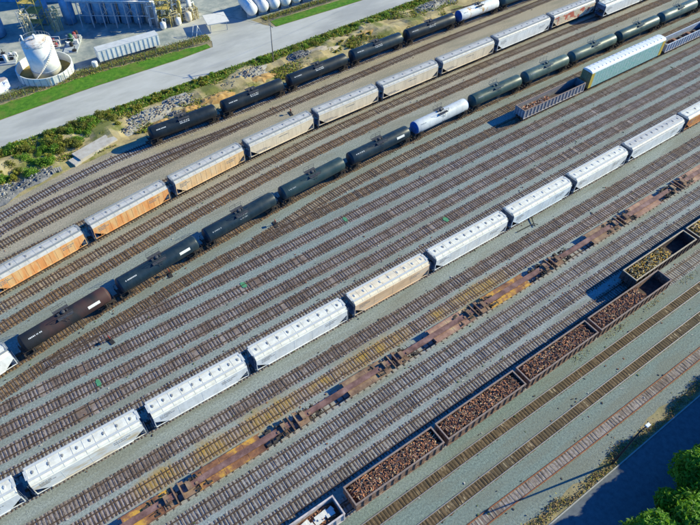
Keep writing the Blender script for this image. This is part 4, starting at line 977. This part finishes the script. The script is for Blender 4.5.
# utility pole with wires
t = thing('utility_pole', 'grey utility pole beside the pale road opposite the driveway', 'utility pole', (70.5,132.6,0))
PW = nmat('weathered_pole', [(.22,.20,.17),(.34,.31,.27)], coord='obj', scale=3)
MB().bar((0,0,0),(0,0,11.2),.17,k=8,r2=.11).build('pole', PW, t)
MB().box(-.07,.07,-1.2,1.2,10.2,10.35).build('crossarm', PW, t)
for q in (-1.05,-.4,.4,1.05): MB().lathe([(.06,0),(.05,.15),(.02,.2)],8,c=(0,q,10.35)).build('insulator', nmat('insulator', [(.30,.3,.3),(.4,.4,.4)], coord='obj'), t)
def wire(p, q, sag, label):
    b = MB(); n = 14; pr = None
    for k in range(n+1):
        u = k/n; v = Vector(p).lerp(Vector(q), u); v.z -= sag*4*u*(1-u)
        if pr is not None: b.bar(pr, v, .022, k=4)
        pr = v
    tag(b.build('power_line', DK), label, 'power line', 'power lines')
wire((70.5,131.6,10.5),(40,176,14.5),1.0,'thin wire from the utility pole to the plant')
wire((70.5,133.6,10.5),(130,142,10.5),1.2,'thin wire running right from the utility pole')

# ------------------------------------------------------------------ plant at the top left
WHT = nmat('white_plant_paint', [(.68,.68,.63),(.82,.81,.75),(.88,.87,.82)], coord='obj', scale=.8, rough=.5)
SHADEBLUS = nmat('shade_blue_silo_steel', [(.10,.26,.46),(.16,.38,.60),(.26,.50,.70)], coord='obj', scale=.5, rough=.5, metal=.1)  # blue of the shaded plant is put into the steel colour
GSTEEL = nmat('galvanised_steel', [(.34,.38,.42),(.48,.52,.54)], coord='obj', scale=2, metal=.2)
YST = nmat('yellow_steelwork', [(.30,.24,.06),(.50,.40,.12),(.56,.50,.26)], coord='obj', scale=1.2)
t = thing('storage_tank', 'white round storage tank with a rust stained domed top', 'tank', (19.3,160.4,0))
TR = 3.6; TH = 8.6
MB().lathe([(TR,0),(TR,TH)], 40).build('shell', WHT, t)
RST = nmat('rust_stained_white_top', [(.45,.30,.18),(.72,.64,.54),(.84,.82,.74)], coord='obj', scale=.5, stops=[.32,.42,.54])
b = MB(); b.lathe([(TR+.05,TH),(TR+.05,TH+.1),(TR*.6,TH+.55),(.5,TH+.85)], 40); b.build('roof', RST, t)
b = MB(); b.bar((.0,0,TH+.8),(.0,0,TH+2.0),.28,k=10); b.bar((-2.6,2.0,TH),(-2.6,2.0,TH+1.6),.22,k=8); b.build('vent', WHT, t)
b = MB()
for k in range(30):
    a0, a1 = 2*math.pi*k/30, 2*math.pi*(k+1)/30; 
    p = Vector((TR*math.cos(a0),TR*math.sin(a0),TH)); q = Vector((TR*math.cos(a1),TR*math.sin(a1),TH))
    b.bar(p, p+Vector((0,0,1)), .03); b.bar(p+Vector((0,0,1)), q+Vector((0,0,1)), .03)
b.build('guard_rail', GSTEEL, t)
b = MB(); pr = None
for k in range(24):
    a = math.radians(-150+k*5); z = .3+k*.35; p = Vector(((TR+.5)*math.cos(a),(TR+.5)*math.sin(a),z)); b.box(-.45,.45,-.16,.16,z-.04,z+.02,rot=a,cx=p.x,cy=p.y)
    if pr: b.bar(pr+Vector((0,0,.9)), p+Vector((0,0,.9)), .03)
    pr = p
b.build('stair', RST, t)
b = MB(); b.lathe([(TR+.03,1.9),(TR+.06,1.9),(TR+.06,2.05),(TR+.03,2.05)],40); b.build('band', GSTEEL, t)
t = thing('containment_wall', 'white circular containment wall round the storage tank', 'wall', (19.0,160.6,0)); RR_ = 6.9
b = MB(); K = 56
for k in range(K):
    a0, a1 = 2*math.pi*k/K, 2*math.pi*(k+1)/K; r0, r1 = RR_, RR_-.22; zt_ = 2.3
    A = [(r*math.cos(a), r*math.sin(a)) for r in (r0, r1) for a in (a0, a1)]
    b.face([(*A[0],0),(*A[1],0),(*A[1],zt_),(*A[0],zt_)]); b.face([(*A[3],0),(*A[2],0),(*A[2],zt_),(*A[3],zt_)]); b.face([(*A[0],zt_),(*A[1],zt_),(*A[3],zt_),(*A[2],zt_)])
b.build('ring', WHT, t)
b = MB()
for k in range(28): a = 2*math.pi*k/28; b.box(-.04,.08,-.07,.07,0,2.3,rot=a,cx=RR_*math.cos(a),cy=RR_*math.sin(a))
b.build('stiffeners', GSTEEL, t)
b = MB(); b.face([(6.6*math.cos(2*math.pi*k/40)+19.0, 6.6*math.sin(2*math.pi*k/40)+160.6, .014) for k in range(40)])
tag(b.build('containment_floor', nmat('ochre_wet_floor', [(.12,.10,.05),(.28,.21,.06),(.36,.28,.09)], scale=.3)), kind='structure')

# white ribbed container van
t = thing('trailer', 'long white ribbed trailer parked behind the grass strip', 'trailer', (40.3,157.3,0), math.radians(-1.5))
b = MB(); b.box(-8.3,8.3,-1.35,1.35,1.0,3.9)
for k in range(14): x = -8.1+16.2*k/13; b.box(x-.32,x+.02,-1.43,-1.35,1.05,3.8); b.box(x-.32,x+.02,1.35,1.43,1.05,3.8)
b.build('box_body', WHT, t)
MB().box(-8.35,8.35,-1.4,1.4,3.9,3.98).build('roof', nmat('grey_white_roof', [(.50,.52,.52),(.64,.66,.66)], coord='obj', scale=.8), t)
for s in (-1,1):
    for x in (5.2,6.5):
        b = MB(); k = 14; i0 = len(b.v)
        b.bar((x,s*1.05,.52),(x,s*1.32,.52),.5,k=14); b.build('wheel', DK, t)
MB().box(-7.6,-7.4,-1.1,1.1,0,1).box(-7.9,7.9,-.5,.5,.8,1.0).build('chassis', STEEL, t)
for x in (-8.32,): b = MB(); b.box(x-.05,x,-1.25,-.03,1.1,3.8).box(x-.05,x,.03,1.25,1.1,3.8); b.build('door', WHT, t)
tag(MB().lathe([(.7,0),(.75,.1),(.75,1.5),(.6,1.7)],16).build('white_drum', WHT, None, (30.4,156.2,0)), 'squat white drum at the left end of the trailer', 'drum')
# small white and blue container at the left edge
t = thing('container', 'white and blue container at the left edge beside the round tank', 'container', (6.6,158.6,0), math.radians(20))
MB().box(-2.6,2.6,-1.3,1.3,0,2.7).build('box_body', [nmat('white_blue_container', [(.05,.12,.40),(.70,.74,.78),(.80,.82,.84)], coord='obj', scale=.45, stops=[.38,.42,.7])], t)
MB().box(-2.65,2.65,-1.35,1.35,2.7,2.8).build('roof', nmat('dusty_pink_roof', [(.42,.34,.31),(.55,.46,.42)], coord='obj', scale=1), t)

# row of silos with pipe-rack gantry
def silo(x, y, r, h, lb, mat):
    t = thing('silo', lb, 'silo', (x,y,0), 0, 'blue grey silos of the plant')
    MB().lathe([(r,.3),(r,h*.4),(r,h)], 24).build('shell', mat, t)
    MB().lathe([(r+.03,h),(r*.5,h+.9),(.2,h+1.1)], 24).build('roof', WHT, t)
    b = MB()
    for k in range(4): a = math.pi/4+k*math.pi/2; b.bar((r*.92*math.cos(a),r*.92*math.sin(a),0),(r*.92*math.cos(a),r*.92*math.sin(a),4.2),.13,k=6)
    b.build('legs', GSTEEL, t)
    MB().bar((0,-r-.2,0),(0,-r-.2,h+1),.08,k=6).build('pipe', GSTEEL, t)
O = Vector((34.8,178.5)); U_ = (Vector((50.6,167.6))-O).normalized(); V_ = Vector((-U_.y, U_.x))
if V_.y < 0: V_ = -V_
nn = ['leftmost blue silo of the shaded row','blue silo second from the left in the shaded row','blue silo third in the shaded row','blue silo fourth in the shaded row','blue silo fifth in the shaded row','rightmost pale silo of the shaded row']
for k in range(6):
    p = O+U_*(1.2+k*3.55)+V_*3.4; silo(p.x, p.y, 1.55, 13.5+(k%2)*1.2, nn[k], SHADEBLUS if k < 5 else GSTEEL)
for k in range(6):  # rear row added to fill the pale gaps with dark blue
    p = O+U_*(-.6+k*3.6)+V_*7.2; silo(p.x, p.y, 1.5, 15.5, ['first','second','third','fourth','fifth','last'][k]+' blue silo of the added rear row counted from the left', SHADEBLUS)
nn = ['blue silo behind the yellow scaffold tower','pale blue silo left of the gantry', 'big blue silo at the upper left corner']
for k, (x, y, r, h) in enumerate(((27,187.5,2.0,11),(33,183,1.7,9),(13.5,187,2.6,10))): silo(x, y, r, h, nn[k], SHADEBLUS)
t = thing('pipe_gantry', 'grey steel gantry with cross braced posts in front of the silos', 'gantry', (O.x,O.y,0))
n = 7; L_ = 19.6; H_ = 7.2
for k in range(n):
    p = U_*(L_*k/(n-1)); b = MB()
    for q in (0,2.6):
        c = p+V_*q; b.bar((c.x,c.y,0),(c.x,c.y,H_),.17,k=4)
    c0, c1 = p, p+V_*2.6; b.bar((c0.x,c0.y,H_),(c1.x,c1.y,H_),.10); b.bar((c0.x,c0.y,H_/2),(c1.x,c1.y,H_/2),.08)
    b.build('frame', GSTEEL, t)
b = MB()
for q in (0,1.3,2.6):
    a, c = V_*q, U_*L_+V_*q
    for z in (H_+.1, H_*.5 if q != 1.3 else H_+.1): b.bar((a.x,a.y,z),(c.x,c.y,z),.11,k=6)
b.build('beam', GSTEEL, t)
b = MB()
for q in (.4,.8,1.7,2.1):
    a, c = U_*-3+V_*q, U_*(L_+2)+V_*q; b.bar((a.x,a.y,H_+.35),(c.x,c.y,H_+.35),.14,k=8)
b.build('pipes', WHT, t)
b = MB()
for k in range(0, n-1, 2):
    a, c = U_*(L_*k/(n-1)), U_*(L_*(k+1)/(n-1)); b.bar((a.x,a.y,H_*.5),(c.x,c.y,H_),.06); b.bar((a.x,a.y,H_),(c.x,c.y,H_*.5),.06)
b.build('bracing', GSTEEL, t)
def scaffold(x, y, wx, wy, h, lb, ang, mat, levels=4):
    t = thing('scaffold_tower', lb, 'scaffold tower', (x,y,0), ang, 'open steel towers of the plant'); b = MB()
    for i in (-1,1):
        for j in (-1,1): b.bar((i*wx/2,j*wy/2,0),(i*wx/2,j*wy/2,h),.12)
    b.build('posts', mat, t); b = MB(); d = MB(); s = MB()
    for l in range(1, levels+1):
        z = h*l/levels; z0 = h*(l-1)/levels
        for i in (-1,1):
            b.bar((i*wx/2,-wy/2,z),(i*wx/2,wy/2,z),.08); b.bar((-wx/2,i*wy/2,z),(wx/2,i*wy/2,z),.08)
            b.bar((-wx/2,i*wy/2,z0),(wx/2,i*wy/2,z),.06); b.bar((i*wx/2,-wy/2,z),(i*wx/2,wy/2,z0),.06)
            b.bar((-wx/2,i*wy/2,z+1),(wx/2,i*wy/2,z+1),.04); b.bar((i*wx/2,-wy/2,z+1),(i*wx/2,wy/2,z+1),.04)
        d.box(-wx/2,wx/2,-wy/2,wy/2*(.2 if l%2 else 1),z-.05,z+.03)
        s.bar((-wx/2+.3,0,z0),(wx/2-.3,0,z),.16,k=4)
    b.build('braces', mat, t); d.build('decks', mat, t); s.build('stairs', GSTEEL, t); return t
scaffold(24.2,184.5,4.4,4.0,11,'yellow braced tower at the upper left corner',-.6,YST)
scaffold(55.5,167.5,3.4,3.2,10,'yellow and white steel tower at the right end of the silos',-.6,YST)
scaffold(61.0,168.0,3.0,3.0,8,'pale pipework tower left of the canopy',-.3,GSTEEL)
def vessel(x, y, r, h, lb, mat):
    t = thing('process_vessel', lb, 'vessel', (x,y,0), 0, 'small vessels by the pipework'); MB().lathe([(r*.6,0),(r,.5),(r,h-.4),(r*.5,h)],18).build('shell', mat, t)
    MB().bar((r+.1,0,0),(r+.1,0,h+.8),.09,k=6).bar((r+.1,0,h+.8),(0,0,h+.8),.09,k=6).bar((0,0,h-.2),(0,0,h+.8),.09,k=6).build('pipe', mat, t)
vessel(58,164.9,.8,2.4,'pale round vessel at the foot of the pipework',WHT); vessel(61.5,165.4,1.0,3.0,'cream vessel at the right end of the pipework',nmat('cream_vessel',[(.60,.52,.40),(.72,.66,.54)],coord='obj')); vessel(53.5,165.1,.8,2.2,'vessel below the yellow steel tower',WHT)
# pump and pipe clutter beside the tank
CL = [WHT, nmat('red_pump', [(.25,.05,.06),(.36,.09,.08)], coord='obj'), DK, nmat('green_machine', [(.03,.12,.06),(.06,.20,.10)], coord='obj')]
def clutter(x, y, w_, d_, n, lb, ang, seed):
    rr = random.Random(seed); t = thing('pump_skid', lb, 'pump skid', (x,y,0), ang, 'pump skids beside the storage tank')
    MB().box(-w_/2,w_/2,-d_/2,d_/2,0,.25).build('base', GSTEEL, t)
    for k in range(n):
        b = MB(); px, py = rr.uniform(-w_/2+.4,w_/2-.4), rr.uniform(-d_/2+.4,d_/2-.4); h = rr.uniform(.6,2.0)
        if k % 2: b.lathe([(.35,0),(.5,.1),(.5,h),(.25,h+.25)],12,c=(px,py,.25)); nm = 'pump'
        else: b.box(px-.5,px+.5,py-.4,py+.4,.25,.25+h*.7).bar((px,py,h*.7),(px+rr.uniform(-1,1),py+rr.uniform(-1,1),h*.7+.8),.1,k=6); nm = 'cabinet'
        b.build(nm, CL[rr.choice([0,0,2,2,1,3,0])], t)
    b = MB()
    for k in range(5): z = rr.uniform(.6,2.2); yy = rr.uniform(-d_/2,d_/2); b.bar((-w_/2,yy,z),(w_/2,yy,z),.08,k=6).bar((w_/2,yy,0),(w_/2,yy,z),.08,k=6)
    b.build('pipes', WHT, t)
clutter(29.2,170.5,3.6,8.5,12,'white and red pump skid right of the storage tank',-.5,1)
clutter(11.5,172.5,6.5,4.6,10,'dark green pump skid left of the storage tank',-.4,2)
clutter(24.5,173.0,4,3,7,'dark machinery behind the storage tank',-.5,3)
# canopy / loading shelter
t = thing('canopy', 'flat white loading canopy on posts beside the driveway', 'canopy', (66.5,157.6,0), math.radians(-12))
MB().box(-3.1,3.1,-3.0,3.0,2.6,2.8).build('roof', nmat('pale_canopy_roof', [(.66,.64,.58),(.78,.75,.68)], coord='obj'), t)
for x in (-2.4,2.4):
    for y in (-2.4,2.4): MB().bar((x,y,0),(x,y,2.6),.1).build('post', GSTEEL, t)
t = thing('gate_frame', 'small white pipe gate frame left of the canopy', 'gate', (60.3,156.6,0), .5)
b = MB(); b.bar((-1.2,0,0),(0,0,2.8),.08).bar((1.2,0,0),(0,0,2.8),.08).bar((-.8,0,1),(.8,0,1),.06).bar((-1.2,1.4,0),(0,1.4,2.8),.08).bar((0,0,2.8),(0,1.4,2.8),.08); b.build('frame', WHT, t)
# horizontal white vessels at the top
for k in range(7):
    t = thing('horizontal_vessel', ['first white domed vessel at the left end of the top row','second white vessel in the top row','third white vessel in the top row','fourth white vessel in the top row','fifth white vessel in the top row','sixth white vessel near the top edge','seventh white vessel at the top edge'][k], 'vessel', (78.2+3.75*k,160.2-.1*k,0), math.radians(90-8), 'white vessels behind the fence')
    b = MB(); r_ = 1.75; prof = [(max(.02,r_*math.sin(math.radians(15*a))), -4.6+1.3*(1-math.cos(math.radians(15*a)))) for a in range(7)]; prof += [(p, -x) for p, x in prof[::-1]]
    b.lathe(prof, 22, 'X', (0,0,2.6)); b.build('shell', WHT, t)
    for s in (-2.6,2.6): MB().box(s-.25,s+.25,-1.3,1.3,0,1.6).build('saddle', GSTEEL, t)
    b = MB(); b.bar((0,0,4.3),(0,0,4.9),.3,k=10).bar((-3.5,0,4.55),(3.5,0,4.55),.07,k=6); b.build('manway', GSTEEL, t)
# plant sheds whose shade falls across the yard
def shed(x, y, w_, d_, h, lb, ang, mat):
    t = thing('plant_building', lb, 'building', (x,y,0), ang, 'plant buildings at the top edge')
    b = MB(); b.box(-w_/2,w_/2,-d_/2,d_/2,0,h)
    for k in range(int(w_/1.5)): b.box(-w_/2+k*1.5,-w_/2+k*1.5+.12,-d_/2-.05,-d_/2,0,h)
    b.build('wall', mat, t); MB().box(-w_/2-.3,w_/2+.3,-d_/2-.3,d_/2+.3,h,h+.3).build('roof', GSTEEL, t)
    MB().box(-1.5,1.5,-d_/2-.12,-d_/2-.05,0,3.5).build('door', WHT, t)
shed(92,178,14,12,9,'grey plant shed past the top edge behind the white vessels',-.4,SHADEBLUS)
shed(60,198,26,10,14,'tall plant building past the top edge behind the silos',-.6,SHADEBLUS)
shed(30,206,20,10,12,'plant building behind the yellow tower at the corner',-.6,SHADEBLUS)

for k, (x, y, r, h, lb) in enumerate(((54.5,170.5,.7,8.5,'tall cream pipe column beside the yellow steel tower'),(57.6,170.0,.9,9.5,'tall pale column between the two right towers'),(59.6,166.2,.5,6.0,'slim white column in front of the pale tower'),(63.2,168.6,.9,5.0,'short cream column at the right end of the pipework'),(52.6,167.0,.5,7.0,'slim pale column at the right end of the gantry'))):
    t = thing('pipe_column', lb, 'column', (x,y,0), 0, 'tall columns in the pipework')
    MB().lathe([(r,0),(r,h),(r*.6,h+.3)],14).build('shell', [WHT, GSTEEL, YST][k%3], t)
    b = MB()
    for q in range(4): z = h*(q+.6)/4; b.bar((0,0,z),(2.0*(-1)**q,.6,z),.12,k=6).bar((2.0*(-1)**q,.6,z),(2.0*(-1)**q,.6,max(0,z-2.2)),.12,k=6)
    b.build('pipes', WHT, t)

# loose bits of timber, steel and dark ballast lumps along the tracks
b = MB(); LT = [nmat('litter_rust', [(.14,.06,.03),(.28,.13,.07)], scale=3), nmat('litter_dark', [(.04,.035,.03),(.10,.085,.07)], scale=3), nmat('litter_pale', [(.40,.38,.33),(.55,.53,.48)], scale=3), nmat('litter_green', [(.07,.10,.03),(.14,.17,.05)], scale=3)]
KEYS = ['T1','T3','T5','T6','K','K1','K2','K3','K4','K5','K6','K7','W','TC','TD','TH','TI','TJ','G','M1','M2','M3']
for k in range(2000):
    f = CURVES[R.choice(KEYS)]; x = R.uniform(-20,190); y = f(x)+R.choice((-1,1))*abs(R.gauss(1.1,.5))
    if not seen(x, y, 0, 30): continue
    m = R.choice([0,0,1,1,1,2,3]); l = R.uniform(.05,.18)*(2.5 if R.random() < .03 else 1); q = R.uniform(.04,.11)
    b.box(-l,l,-q,q,-.01,R.uniform(.03,.12),m,rot=R.uniform(0,3.14),cx=x,cy=y)
tag(b.build('track_litter', LT), 'scattered rusty and dark bits lying beside the tracks', 'litter', kind='stuff')

BEI = nmat('beige_pipe', [(.50,.42,.24),(.66,.58,.38)], coord='obj', scale=1.5)
for k, (x, y, w_, h) in enumerate(((53.6,169.8,2.4,6.5),(57.0,166.0,2.6,4.5),(60.5,169.8,2.6,6.0),(63.6,166.0,1.8,3.2),(21.0,181.5,2.6,7.0),(28.5,181.0,2.4,6.0))):
    rr = random.Random(90+k); t = thing('pipework', ['beige pipework left of the tall pale columns','beige pipework at the foot of the yellow steel tower','beige pipework between the right towers','low beige pipework at the end of the plant','beige pipework left of the corner tower','beige pipework right of the corner tower'][k], 'pipework', (x,y,0), 0, 'beige pipework of the plant')
    b = MB()
    for q in range(16):
        p = Vector((rr.uniform(-w_,w_)/2, rr.uniform(-w_,w_)/2, 0)); z = rr.uniform(.3,1)*h
        b.bar(p, p+Vector((0,0,z)), rr.uniform(.06,.15), k=6); e = p+Vector((rr.uniform(-w_,w_), rr.uniform(-.5,.5), z)); b.bar(p+Vector((0,0,z)), e, .1, k=6)
        if q % 3 == 0: b.lathe([(.1,0),(.32,.1),(.32,.7),(.1,.85)], 10, c=(p.x,p.y,z))
    b.build('pipes', BEI, t)
    b = MB()
    for i in (-1,1):
        for j in (-1,1): b.bar((i*w_/2,j*w_/2,0),(i*w_/2,j*w_/2,h),.1)
        b.bar((i*w_/2,-w_/2,h),(i*w_/2,w_/2,h),.08); b.bar((-w_/2,i*w_/2,h),(w_/2,i*w_/2,h),.08); b.bar((-w_/2,i*w_/2,0),(w_/2,i*w_/2,h),.05)
    b.build('frame', YST if k % 2 else GSTEEL, t)
